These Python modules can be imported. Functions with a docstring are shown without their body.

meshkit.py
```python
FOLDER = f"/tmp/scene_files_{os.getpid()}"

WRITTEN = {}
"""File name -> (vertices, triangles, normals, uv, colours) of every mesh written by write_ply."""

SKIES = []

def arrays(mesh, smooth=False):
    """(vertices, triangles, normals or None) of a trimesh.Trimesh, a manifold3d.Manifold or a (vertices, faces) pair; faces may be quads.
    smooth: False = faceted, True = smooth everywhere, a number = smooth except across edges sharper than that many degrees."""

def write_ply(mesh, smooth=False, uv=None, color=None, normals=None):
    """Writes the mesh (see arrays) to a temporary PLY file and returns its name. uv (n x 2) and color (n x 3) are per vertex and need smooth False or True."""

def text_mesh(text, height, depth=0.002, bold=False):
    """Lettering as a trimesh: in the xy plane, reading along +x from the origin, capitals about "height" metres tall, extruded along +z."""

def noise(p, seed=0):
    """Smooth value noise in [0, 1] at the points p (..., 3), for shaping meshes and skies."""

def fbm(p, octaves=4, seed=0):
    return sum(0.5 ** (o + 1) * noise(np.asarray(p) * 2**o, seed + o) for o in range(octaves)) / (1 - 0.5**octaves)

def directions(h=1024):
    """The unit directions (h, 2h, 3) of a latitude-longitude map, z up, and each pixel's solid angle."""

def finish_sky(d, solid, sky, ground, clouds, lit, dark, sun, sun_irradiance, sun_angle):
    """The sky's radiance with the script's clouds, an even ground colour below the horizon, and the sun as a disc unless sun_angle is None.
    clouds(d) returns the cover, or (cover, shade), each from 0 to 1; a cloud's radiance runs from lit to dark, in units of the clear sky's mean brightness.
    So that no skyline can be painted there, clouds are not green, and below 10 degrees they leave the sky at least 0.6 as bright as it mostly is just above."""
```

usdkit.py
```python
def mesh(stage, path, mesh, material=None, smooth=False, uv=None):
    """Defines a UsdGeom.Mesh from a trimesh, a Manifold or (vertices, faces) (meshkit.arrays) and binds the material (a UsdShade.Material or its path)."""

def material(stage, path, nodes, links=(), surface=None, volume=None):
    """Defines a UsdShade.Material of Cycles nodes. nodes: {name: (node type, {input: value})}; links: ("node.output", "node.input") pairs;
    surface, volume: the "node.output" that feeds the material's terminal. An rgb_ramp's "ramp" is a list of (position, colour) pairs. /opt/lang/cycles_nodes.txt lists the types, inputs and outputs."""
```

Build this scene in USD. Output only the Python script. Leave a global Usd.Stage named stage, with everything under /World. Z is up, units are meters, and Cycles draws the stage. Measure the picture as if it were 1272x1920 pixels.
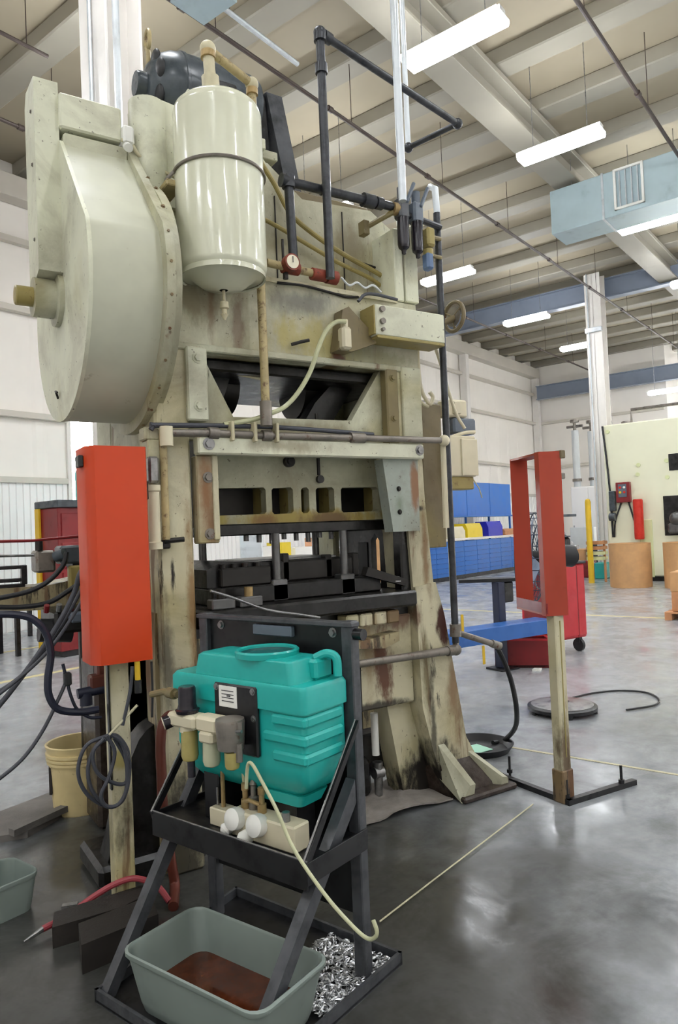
import math, random
import numpy as np, trimesh, usdkit, meshkit
from shapely.geometry import Polygon
from pxr import Usd, UsdGeom, UsdShade, UsdLux, Gf, Sdf

random.seed(7); RNG = np.random.default_rng(7)
stage = Usd.Stage.CreateInMemory()
UsdGeom.SetStageUpAxis(stage, 'Z')
UsdGeom.Xform.Define(stage, '/World')

# ------------------------------------------------------------------ camera, light, exposure
FOCAL_PX, PITCH, ROLL, YAW, EYE = 1350.9, math.radians(1.476), math.radians(-2.4056), math.radians(57.49), 1.55
EXPOSURE = 1.55
LAMP = 15.0          # radiance of the fluorescent diffusers
SKY = 5.0            # overcast daylight outside
def setup_camera():
    cp, sp, c, s = math.cos(PITCH), math.sin(PITCH), math.cos(ROLL), math.sin(ROLL)
    F = np.array([0, cp, sp]); U = np.array([0, -sp, cp]); R = np.array([1.0, 0, 0])
    R, U = c * R + s * U, -s * R + c * U
    M = np.array([[math.sin(YAW), math.cos(YAW), 0], [-math.cos(YAW), math.sin(YAW), 0], [0, 0, 1]])
    F, R, U = M @ F, M @ R, M @ U
    cam = UsdGeom.Camera.Define(stage, '/World/camera')
    cam.AddTransformOp().Set(Gf.Matrix4d(*R, 0, *U, 0, *(-F), 0, 0, 0, EYE, 1))
    cam.CreateHorizontalApertureAttr(36.0); cam.CreateVerticalApertureAttr(36.0 * 1920 / 1272)
    cam.CreateFocalLengthAttr(36.0 * FOCAL_PX / 1272)
    cam.CreateClippingRangeAttr(Gf.Vec2f(0.05, 500)); cam.CreateExposureAttr(EXPOSURE)
setup_camera()
dome = UsdLux.DomeLight.Define(stage, '/World/sky')
dome.CreateColorAttr(Gf.Vec3f(0.93, 0.96, 1.0)); dome.CreateIntensityAttr(SKY)

# the hall stands turned against the press: u runs along its long wall, v across
ANG = YAW - math.radians(38.325)
BX = np.array([math.cos(ANG), math.sin(ANG), 0]); BY = np.array([-math.sin(ANG), math.cos(ANG), 0])
def bw(u, v, z=0.0): return u * BX + v * BY + np.array([0, 0, z])

# ------------------------------------------------------------------ materials
MAT = {}
def make(name, nodes, links, surface='p.BSDF'):
    MAT[name] = usdkit.material(stage, '/World/Looks/' + name, nodes, links, surface=surface); return MAT[name]
def lin(c):
    return tuple(((x / 255) / 12.92 if x / 255 <= .04045 else ((x / 255 + .055) / 1.055) ** 2.4) for x in c)
def flat(name, rgb, rough=.5, metal=0.0, vary=.12, scale=6.0, bump=0.0, spec=.5, coat=0.0, dirt=None, dirt_amount=.0):
    """plain paint, plastic or metal with a little uneven tone, wear and fine relief"""
    c = np.array(lin(rgb)); a, b = c * (1 - vary), np.minimum(c * (1 + vary), 1)
    n = {'g': ('geometry', {}), 'n': ('noise_texture', {'scale': scale, 'detail': 5.0, 'roughness': .6}),
         'r': ('rgb_ramp', {'ramp': [(.3, a), (.7, b)]}),
         'rr': ('map_range', {'from_min': .3, 'from_max': .7, 'to_min': max(rough - .1, .02), 'to_max': min(rough + .1, 1)}),
         'p': ('principled_bsdf', {'metallic': metal, 'specular_ior_level': spec, 'coat_weight': coat})}
    l = [('g.position', 'n.vector'), ('n.fac', 'r.fac'), ('n.fac', 'rr.value'), ('rr.result', 'p.roughness')]
    if dirt is not None:
        n['dn'] = ('noise_texture', {'scale': scale * 2.3, 'detail': 8.0, 'roughness': .7})
        n['dr'] = ('rgb_ramp', {'ramp': [(.62 - dirt_amount, (0, 0, 0)), (.74 - dirt_amount, (1, 1, 1))]})
        n['dm'] = ('mix_color', {'b': lin(dirt)})
        l += [('g.position', 'dn.vector'), ('dn.fac', 'dr.fac'), ('dr.color', 'dm.fac'), ('r.color', 'dm.a'), ('dm.result', 'p.base_color')]
    else:
        l += [('r.color', 'p.base_color')]
    if bump:
        n['bn'] = ('noise_texture', {'scale': scale * 9, 'detail': 3.0})
        n['b'] = ('bump', {'strength': bump, 'distance': .004})
        l += [('g.position', 'bn.vector'), ('bn.fac', 'b.height'), ('b.normal', 'p.normal')]
    return make(name, n, l)
def machine_paint(name, rgb, rust=.0, oil=.0, yellow=.0, rough=.42, wash=0.0, spots=()):
    """old machine enamel: broad grimy washes, runs of rust and oil drawn out vertically, chips, yellowed patches"""
    c = np.array(lin(rgb))
    n = {'g': ('geometry', {}),
         'n': ('noise_texture', {'scale': 3.0, 'detail': 6.0, 'roughness': .62}),
         'r': ('rgb_ramp', {'ramp': [(.28, c * .80), (.5, c), (.75, np.minimum(c * 1.12, 1))]}),
         'wn': ('noise_texture', {'scale': 1.9, 'detail': 8.0, 'roughness': .68, 'distortion': .5}),
         'wr': ('rgb_ramp', {'ramp': [(.50 - wash, (0, 0, 0)), (.72 - wash, (.5, .5, .5))]}), 'wm': ('mix_color', {'b': lin((104, 90, 62))}),
         'mp': ('mapping', {'scale': (7.0, 7.0, .9)}), 'sn': ('noise_texture', {'scale': 1.0, 'detail': 9.0, 'roughness': .62, 'distortion': .35}),
         'sr': ('rgb_ramp', {'ramp': [(.585 - rust, (0, 0, 0)), (.635 - rust, (.75, .75, .75)), (.75 - rust, (.9, .9, .9))]}),
         'sm': ('mix_color', {'b': lin((102, 66, 42))}),
         'mo': ('mapping', {'scale': (10.0, 10.0, 1.6), 'location': (3.1, 7.7, 1.3)}), 'on': ('noise_texture', {'scale': 1.0, 'detail': 9.0, 'roughness': .7, 'distortion': .3}),
         'orr': ('rgb_ramp', {'ramp': [(.585 - oil, (0, 0, 0)), (.63 - oil, (.8, .8, .8)), (.75 - oil, (.95, .95, .95))]}),
         'om': ('mix_color', {'b': lin((48, 42, 34))}),
         'yn': ('noise_texture', {'scale': 2.1, 'detail': 3.0}), 'yl': ('mapping', {'location': (5, 1, 9)}),
         'yr': ('rgb_ramp', {'ramp': [(.55 - yellow, (0, 0, 0)), (.75 - yellow, (.6, .6, .6))]}),
         'ym': ('mix_color', {'b': lin((164, 152, 84))}),
         'cn': ('noise_texture', {'scale': 38.0, 'detail': 4.0, 'roughness': .6}),
         'cr': ('rgb_ramp', {'ramp': [(.66, (0, 0, 0)), (.70, (.7, .7, .7))]}), 'cm': ('mix_color', {'b': lin((70, 58, 42))}),
         'bn': ('noise_texture', {'scale': 40.0, 'detail': 3.0}), 'b': ('bump', {'strength': .18, 'distance': .004}),
         'rr': ('map_range', {'from_min': .3, 'from_max': .7, 'to_min': rough - .12, 'to_max': rough + .15}),
         'p': ('principled_bsdf', {'specular_ior_level': .45})}
    l = [('g.position', 'n.vector'), ('g.position', 'wn.vector'), ('g.position', 'mp.vector'), ('mp.vector', 'sn.vector'), ('g.position', 'mo.vector'), ('mo.vector', 'on.vector'),
         ('g.position', 'yl.vector'), ('yl.vector', 'yn.vector'), ('g.position', 'cn.vector'), ('g.position', 'bn.vector'),
         ('n.fac', 'r.fac'), ('n.fac', 'rr.value'), ('rr.result', 'p.roughness'),
         ('yn.fac', 'yr.fac'), ('yr.color', 'ym.fac'), ('r.color', 'ym.a'),
         ('wn.fac', 'wr.fac'), ('wr.color', 'wm.fac'), ('ym.result', 'wm.a'),
         ('sn.fac', 'sr.fac'), ('sr.color', 'sm.fac'), ('wm.result', 'sm.a'),
         ('on.fac', 'orr.fac'), ('orr.color', 'om.fac'), ('sm.result', 'om.a'),
         ('cn.fac', 'cr.fac'), ('cr.color', 'cm.fac'), ('om.result', 'cm.a'), ('cm.result', 'p.base_color'),
         ('bn.fac', 'b.height'), ('b.normal', 'p.normal')]
    last = 'cm.result'
    for i, (c0, rad, col, amt, hard) in enumerate(spots):   # stains with a place and a ragged outline of their own
        k = f's{i}'
        n[k + 'a'] = ('vector_math', {'math_type': 'subtract', 'vector2': c0}); n[k + 'd'] = ('vector_math', {'math_type': 'divide', 'vector2': rad}); n[k + 'l'] = ('vector_math', {'math_type': 'length'})
        n[k + 'm'] = ('mapping', {'scale': (6.0, 6.0, 2.5), 'location': (i * 3.7, i * 1.9, 0)}); n[k + 'n'] = ('noise_texture', {'scale': 2.2, 'detail': 8.0, 'roughness': .68})
        n[k + 'x'] = ('math', {'math_type': 'multiply_add', 'value2': 2.6, 'value3': -1.3}); n[k + 's'] = ('math', {'math_type': 'add'})
        n[k + 'r'] = ('map_range', {'range_type': 'smoothstep', 'from_min': 1 - hard, 'from_max': 1 + hard * .5, 'to_min': amt, 'to_max': 0.0}); n[k + 'c'] = ('mix_color', {'b': lin(col)})
        l += [('g.position', k + 'a.vector1'), (k + 'a.vector', k + 'd.vector1'), (k + 'd.vector', k + 'l.vector1'), ('g.position', k + 'm.vector'), (k + 'm.vector', k + 'n.vector'),
              (k + 'n.fac', k + 'x.value1'), (k + 'l.value', k + 's.value1'), (k + 'x.value', k + 's.value2'), (k + 's.value', k + 'r.value'), (k + 'r.result', k + 'c.fac'), (last, k + 'c.a')]
        last = k + 'c.result'
    l[[a for a, b in l].index('cm.result')] = (last, 'p.base_color')
    return make(name, n, l)

PRESS = (200, 201, 176)
BLK, RST, BRN, YEL, OCH, GRY = (34, 30, 26), (96, 48, 30), (118, 88, 58), (176, 160, 70), (140, 104, 58), (112, 112, 108)
machine_paint('press_paint', PRESS, rust=-.05, oil=-.07, yellow=.06, wash=.09, spots=[((2.47, 3.24, 2.25), (.04, .2, .25), BRN, .5, .9), ((1.9, 3.3, 2.08), (.5, .2, .05), (120, 106, 74), .6, .8), ((1.2, 3.25, 2.2), (.05, .3, .3), (130, 116, 84), .5, .9)])
machine_paint('crown_paint', (200, 199, 174), rust=-.04, oil=-.08, yellow=.08, wash=.09, spots=[((1.98, 3.25, 2.56), (.30, .5, .13), YEL, .6, .7), ((2.3, 3.25, 2.5), (.28, .5, .06), (128, 128, 92), .6, .6), ((1.90, 3.25, 2.76), (.20, .5, .07), GRY, .7, .8), ((1.30, 3.25, 2.70), (.16, .5, .12), (112, 96, 70), .7, .8), ((1.52, 3.25, 2.60), (.035, .5, .22), RST, .6, .7), ((1.38, 3.25, 2.66), (.02, .5, .2), BRN, .6, .7), ((2.11, 3.25, 2.47), (.05, .5, .07), RST, .9, .5), ((2.35, 3.45, 3.2), (.14, .3, .16), (128, 114, 86), .6, .8), ((1.8, 3.25, 2.455), (.8, .5, .018), (92, 84, 52), .7, .5)])
machine_paint('press_paint_clean', (212, 213, 190), rust=-.12, oil=-.14, yellow=-.04, wash=-.0, spots=[((1.72, 3.18, 1.985), (.24, .2, .035), (120, 104, 72), .6, .8)])
machine_paint('press_paint_rusty', (204, 198, 168), rust=-.01, oil=-.03, yellow=.06, wash=.05, spots=[((2.735, 3.25, .98), (.06, .5, .14), (70, 36, 28), 1.0, .5), ((2.80, 3.25, .62), (.05, .5, .34), (126, 92, 60), .8, .9),
    ((2.60, 3.3, .72), (.03, .5, .30), (110, 100, 64), .8, .9), ((2.64, 3.3, .40), (.025, .5, .34), BLK, .8, .6), ((2.66, 3.3, .06), (.22, .6, .20), BLK, 1.0, .5), ((2.34, 3.29, .80), (.06, .2, .28), (98, 54, 34), .95, .5), ((2.25, 3.25, .85), (.05, .3, .25), OCH, .6, .8), ((2.50, 3.29, 1.05), (.10, .2, .07), RST, .8, .6),
    ((2.1, 3.29, .57), (.5, .2, .03), BLK, .9, .6), ((1.235, 3.25, 1.25), (.03, .3, .45), OCH, .85, .8), ((1.10, 3.25, 1.0), (.03, .3, .3), BLK, .7, .8), ((1.14, 3.25, 1.38), (.012, .3, .09), BLK, 1.0, .5), ((1.2, 3.25, .92), (.06, .3, .03), BLK, .9, .5), ((1.15, 3.3, .15), (.2, .4, .35), BLK, .9, .6),
    ((2.65, 3.25, 1.45), (.025, .3, .3), (126, 92, 56), .8, .8), ((2.60, 3.2, 1.66), (.06, .2, .02), BLK, .9, .5), ((3.16, 2.75, .25), (.06, .1, .22), (84, 62, 40), .9, .7), ((.85, 3.16, .35), (.05, .1, .16), (60, 52, 34), .8, .6), ((.84, 3.12, .62), (.05, .1, .04), YEL, .7, .6)])
machine_paint('press_paint_oily', (178, 166, 130), rust=.04, oil=.07, yellow=.08, wash=.12)
machine_paint('slide_paint', (182, 182, 156), rust=-.12, oil=-.1, yellow=.04, wash=.05, spots=[((1.98, 3.44, 1.625), (.70, .2, .05), (156, 136, 62), .9, .6), ((1.46, 3.44, 1.66), (.05, .2, .08), YEL, .7, .7), ((2.12, 3.44, 1.62), (.16, .2, .05), (92, 62, 36), .8, .7), ((1.72, 3.44, 1.62), (.08, .2, .04), (120, 84, 44), .8, .7)])
machine_paint('gib_rust', (178, 168, 138), rust=.0, oil=-.08, yellow=.1, wash=.06, spots=[((1.315, 3.23, 1.76), (.045, .3, .20), (132, 88, 50), .9, 1.0), ((1.34, 3.23, 1.60), (.03, .3, .14), (120, 84, 50), .8, .9)])
machine_paint('yellow_stain', (164, 146, 74), rust=.03, oil=.0, yellow=.2, wash=.1)
machine_paint('rust_strip', (138, 112, 82), rust=.06, oil=-.02, yellow=.05, wash=.2)
machine_paint('gib_paint', (158, 166, 156), rust=-.1, oil=-.1, yellow=-.05, wash=.0, spots=[((2.57, 3.22, 1.8), (.03, .2, .14), (140, 96, 62), .9, .6), ((2.46, 3.22, 1.68), (.03, .2, .05), (96, 116, 86), .6, .8)])
machine_paint('brown_panel', (124, 112, 84), rust=.0, oil=-.04, yellow=.05, wash=.15)
flat('guard_grey', (190, 191, 170), .45, vary=.1, scale=3, dirt=(140, 134, 108), dirt_amount=-.02)
flat('tank_paint', (218, 219, 196), .2, vary=.04, scale=3, coat=.4, dirt=(120, 110, 80), dirt_amount=-.12)
flat('motor_paint', (64, 72, 78), .3, vary=.15, scale=8, dirt=(40, 38, 36), dirt_amount=-.05)
flat('oily_iron', (58, 48, 42), .3, vary=.35, scale=14, bump=.2, dirt=(150, 140, 120), dirt_amount=-.06)
flat('dark_steel', (48, 46, 44), .42, metal=.55, vary=.3, scale=9, bump=.1)
flat('black_oil', (18, 17, 16), .3, vary=.4, scale=6, bump=.15)
flat('steel', (150, 150, 150), .35, metal=.9, vary=.15, scale=12)
flat('tool_steel', (108, 108, 108), .4, metal=.8, vary=.25, scale=10)
flat('galvanised', (206, 212, 216), .35, metal=.4, vary=.03, scale=4)
flat('duct_metal', (176, 196, 202), .4, metal=.3, vary=.05, scale=3)
flat('black_pipe', (58, 60, 64), .32, metal=.4, vary=.25, scale=9, dirt=(92, 70, 54), dirt_amount=-.05)
flat('pipe_grey', (130, 124, 116), .38, metal=.5, vary=.25, scale=9, dirt=(96, 62, 44), dirt_amount=.04)
flat('rust_red', (128, 56, 38), .6, vary=.35, scale=14, dirt=(66, 40, 30), dirt_amount=.06)
flat('brass', (160, 136, 92), .38, metal=.35, vary=.2, scale=14)
flat('pale_pipe', (198, 190, 158), .4, vary=.12, scale=9, dirt=(128, 104, 60), dirt_amount=.0)
flat('ochre_pipe', (172, 156, 112), .45, vary=.2, scale=9, dirt=(92, 66, 40), dirt_amount=.08)
flat('teal_plastic', (32, 172, 164), .33, vary=.06, scale=5, bump=.03, dirt=(24, 96, 88), dirt_amount=-.08)
flat('teal_dark', (16, 92, 92), .4, vary=.1)
flat('orange_paint', (206, 66, 22), .4, vary=.05, scale=3, dirt=(150, 46, 26), dirt_amount=-.06)
flat('red_guard', (172, 62, 38), .45, vary=.1, scale=4, dirt=(110, 40, 26), dirt_amount=.0)
flat('red_cart', (190, 34, 44), .35, vary=.1, scale=4)
flat('dark_red', (130, 26, 30), .4, vary=.15, scale=5)
flat('black_paint', (26, 26, 28), .36, vary=.3, scale=9, dirt=(60, 54, 48), dirt_amount=-.05)
flat('black_frame', (78, 80, 84), .34, metal=.2, vary=.25, scale=9, dirt=(88, 84, 80), dirt_amount=-.04)
flat('rubber', (30, 31, 34), .5, vary=.2, scale=12)
flat('grey_cable', (66, 68, 76), .45, vary=.2, scale=12)
flat('blue_black_hose', (32, 36, 54), .4, vary=.2, scale=12)
flat('brown_rubber', (96, 46, 34), .45, vary=.2, scale=9)
flat('red_rubber', (156, 62, 70), .45, vary=.15, scale=9)
flat('clear_tube', (186, 188, 152), .25, vary=.1, scale=9)
flat('string', (196, 190, 160), .7, vary=.1)
flat('grey_plastic', (132, 144, 138), .42, vary=.07, scale=5, dirt=(88, 92, 84), dirt_amount=-.06)
flat('bucket_plastic', (216, 198, 146), .45, vary=.1, scale=6, dirt=(140, 112, 60), dirt_amount=.0)
flat('dirty_oil', (84, 40, 20), .08, vary=.35, scale=12, dirt=(130, 70, 26), dirt_amount=-.02, spec=.6)
flat('chips', (196, 198, 200), .3, metal=.75, vary=.3, scale=40)
flat('wood_dark', (38, 33, 29), .7, vary=.35, scale=12, bump=.3)
flat('wood_grey', (112, 108, 104), .7, vary=.25, scale=10, bump=.3)
flat('wood_pale', (196, 140, 96), .6, vary=.15, scale=10)
flat('cardboard', (204, 158, 108), .7, vary=.12, scale=4)
flat('cloth_grey', (136, 130, 124), .9, vary=.25, scale=10, bump=.4)
flat('white_plastic', (232, 232, 226), .4, vary=.04)
flat('paper', (236, 236, 230), .7, vary=.03)
flat('ink', (70, 70, 72), .7, vary=.05)
flat('column_paint', (232, 228, 222), .4, vary=.05, scale=2, dirt=(176, 166, 152), dirt_amount=-.12)
flat('wall_paint', (244, 239, 231), .55, vary=.03, scale=1)
flat('wall_panel', (244, 242, 240), .45, vary=.03, scale=1)
flat('girt_paint', (206, 200, 188), .5, vary=.05, scale=2)
flat('joist_paint', (150, 145, 131), .55, vary=.07, scale=1.2)
flat('roof_paint', (166, 156, 134), .65, vary=.06, scale=.7)
flat('beam_blue', (132, 142, 158), .4, vary=.06, scale=2)
flat('sprinkler', (74, 62, 56), .45, vary=.15, scale=6)
flat('bench_blue', (46, 112, 194), .42, vary=.06, scale=3)
flat('blue_sheet', (44, 100, 176), .35, vary=.06, scale=4)
flat('navy', (26, 34, 62), .4, vary=.1)
flat('bin_yellow', (226, 200, 30), .4, vary=.04)
flat('bin_blue', (22, 30, 176), .4, vary=.04)
flat('machine_cream', (238, 238, 210), .4, vary=.03, scale=1.5, dirt=(226, 228, 188), dirt_amount=-.08)
flat('machine_green', (222, 228, 176), .4, vary=.05, scale=2)
flat('ext_red', (208, 44, 26), .3, vary=.05)
flat('box_cream', (214, 206, 178), .45, vary=.08, scale=5, dirt=(150, 132, 96), dirt_amount=-.06)
flat('box_olive', (152, 138, 82), .45, vary=.15, scale=8, dirt=(110, 84, 50), dirt_amount=.04)
flat('regulator_blue', (92, 116, 150), .35, vary=.1)
flat('regulator_grey', (96, 106, 118), .32, vary=.1)
flat('bowl_dark', (34, 30, 38), .18, vary=.2)
flat('bowl_amber', (170, 158, 96), .15, vary=.12, scale=10)
flat('bowl_clear', (188, 190, 160), .15, vary=.08, scale=10)
flat('safety_yellow', (226, 186, 40), .45, vary=.08)
flat('tape_yellow', (222, 212, 164), .6, vary=.1)
flat('teal_bright', (110, 206, 204), .4, vary=.05)
flat('mint_paper', (176, 230, 206), .6, vary=.04)
flat('fan_cage', (70, 78, 92), .35, metal=.5, vary=.1)
flat('gauge_face', (232, 224, 200), .4, vary=.05)
flat('pegs', (210, 214, 214), .5, vary=.04)

def emitter(name, rgb, strength):
    make(name, {'e': ('emission', {'color': rgb, 'strength': strength})}, [], surface='e.emission')
emitter('lamp_light', (.965, .99, 1.03), LAMP)
make('lamp_housing', {'p': ('principled_bsdf', {'base_color': (.85, .85, .85), 'roughness': .4})}, [])
make('glass', {'t': ('transparent_bsdf', {}), 'g': ('glossy_bsdf', {'roughness': .03}), 'f': ('fresnel', {'IOR': 1.5}), 'm': ('mix_closure', {})},
     [('f.fac', 'm.fac'), ('t.BSDF', 'm.closure1'), ('g.BSDF', 'm.closure2')], surface='m.closure')

def floor_material():
    n = {'g': ('geometry', {}),
         'n1': ('noise_texture', {'scale': .55, 'detail': 7.0, 'roughness': .62, 'distortion': .6}),
         'r1': ('rgb_ramp', {'ramp': [(.30, lin((116, 119, 121))), (.48, lin((142, 146, 150))), (.66, lin((168, 172, 178)))]}),
         'n2': ('noise_texture', {'scale': 6.0, 'detail': 8.0, 'roughness': .7}),
         'r2': ('rgb_ramp', {'ramp': [(.35, (.72, .72, .70)), (.65, (1.08, 1.08, 1.08))]}),
         'mul': ('mix_color', {'blend_type': 'multiply', 'fac': 1.0, 'use_clamp': False}),
         # the pool of spilt oil round the press, with the shade there painted in
         'dv': ('vector_math', {'math_type': 'distance', 'vector2': (1.0, 2.62, 0.0)}),
         'nw': ('noise_texture', {'scale': 1.6, 'detail': 5.0}),
         'ad': ('math', {'math_type': 'multiply_add', 'value2': 1.7, 'value3': -.85}),
         'sm': ('math', {'math_type': 'add'}),
         'oil': ('map_range', {'range_type': 'smoothstep', 'from_min': 1.15, 'from_max': 2.05, 'to_min': 1.0, 'to_max': 0.0}),
         'oil_shade': ('mix_color', {'b': lin((46, 45, 38))}),
         'of': ('math', {'math_type': 'multiply', 'value2': .88}),
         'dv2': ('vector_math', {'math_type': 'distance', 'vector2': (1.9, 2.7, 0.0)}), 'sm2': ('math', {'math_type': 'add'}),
         'far': ('map_range', {'range_type': 'smoothstep', 'from_min': 1.6, 'from_max': 6.0, 'to_min': 0.0, 'to_max': .75}), 'far_sheen': ('mix_color', {'b': lin((180, 182, 186))}),  # paler far floor: grazing reflection of the bright walls painted into the colour
         'n3': ('noise_texture', {'scale': 2.2, 'detail': 6.0, 'roughness': .65, 'distortion': .4}),
         'ro': ('map_range', {'from_min': .36, 'from_max': .62, 'to_min': .13, 'to_max': .36}),
         'bn': ('noise_texture', {'scale': 11.0, 'detail': 4.0}), 'b': ('bump', {'strength': .06, 'distance': .01}),
         'p': ('principled_bsdf', {'specular_ior_level': .55})}
    l = [('g.position', 'n1.vector'), ('n1.fac', 'r1.fac'), ('g.position', 'n2.vector'), ('n2.fac', 'r2.fac'),
         ('r1.color', 'mul.a'), ('r2.color', 'mul.b'), ('g.position', 'dv.vector1'), ('g.position', 'nw.vector'), ('nw.fac', 'ad.value1'),
         ('dv.value', 'sm.value1'), ('ad.value', 'sm.value2'), ('sm.value', 'oil.value'), ('oil.result', 'of.value1'), ('of.value', 'oil_shade.fac'),
         ('mul.result', 'far_sheen.a'), ('far_sheen.result', 'oil_shade.a'), ('g.position', 'dv2.vector1'), ('dv2.value', 'sm2.value1'), ('ad.value', 'sm2.value2'), ('sm2.value', 'far.value'), ('far.result', 'far_sheen.fac'), ('oil_shade.result', 'p.base_color'), ('g.position', 'n3.vector'), ('n3.fac', 'ro.value'), ('ro.result', 'p.roughness'),
         ('g.position', 'bn.vector'), ('bn.fac', 'b.height'), ('b.normal', 'p.normal')]
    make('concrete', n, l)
floor_material()

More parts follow.
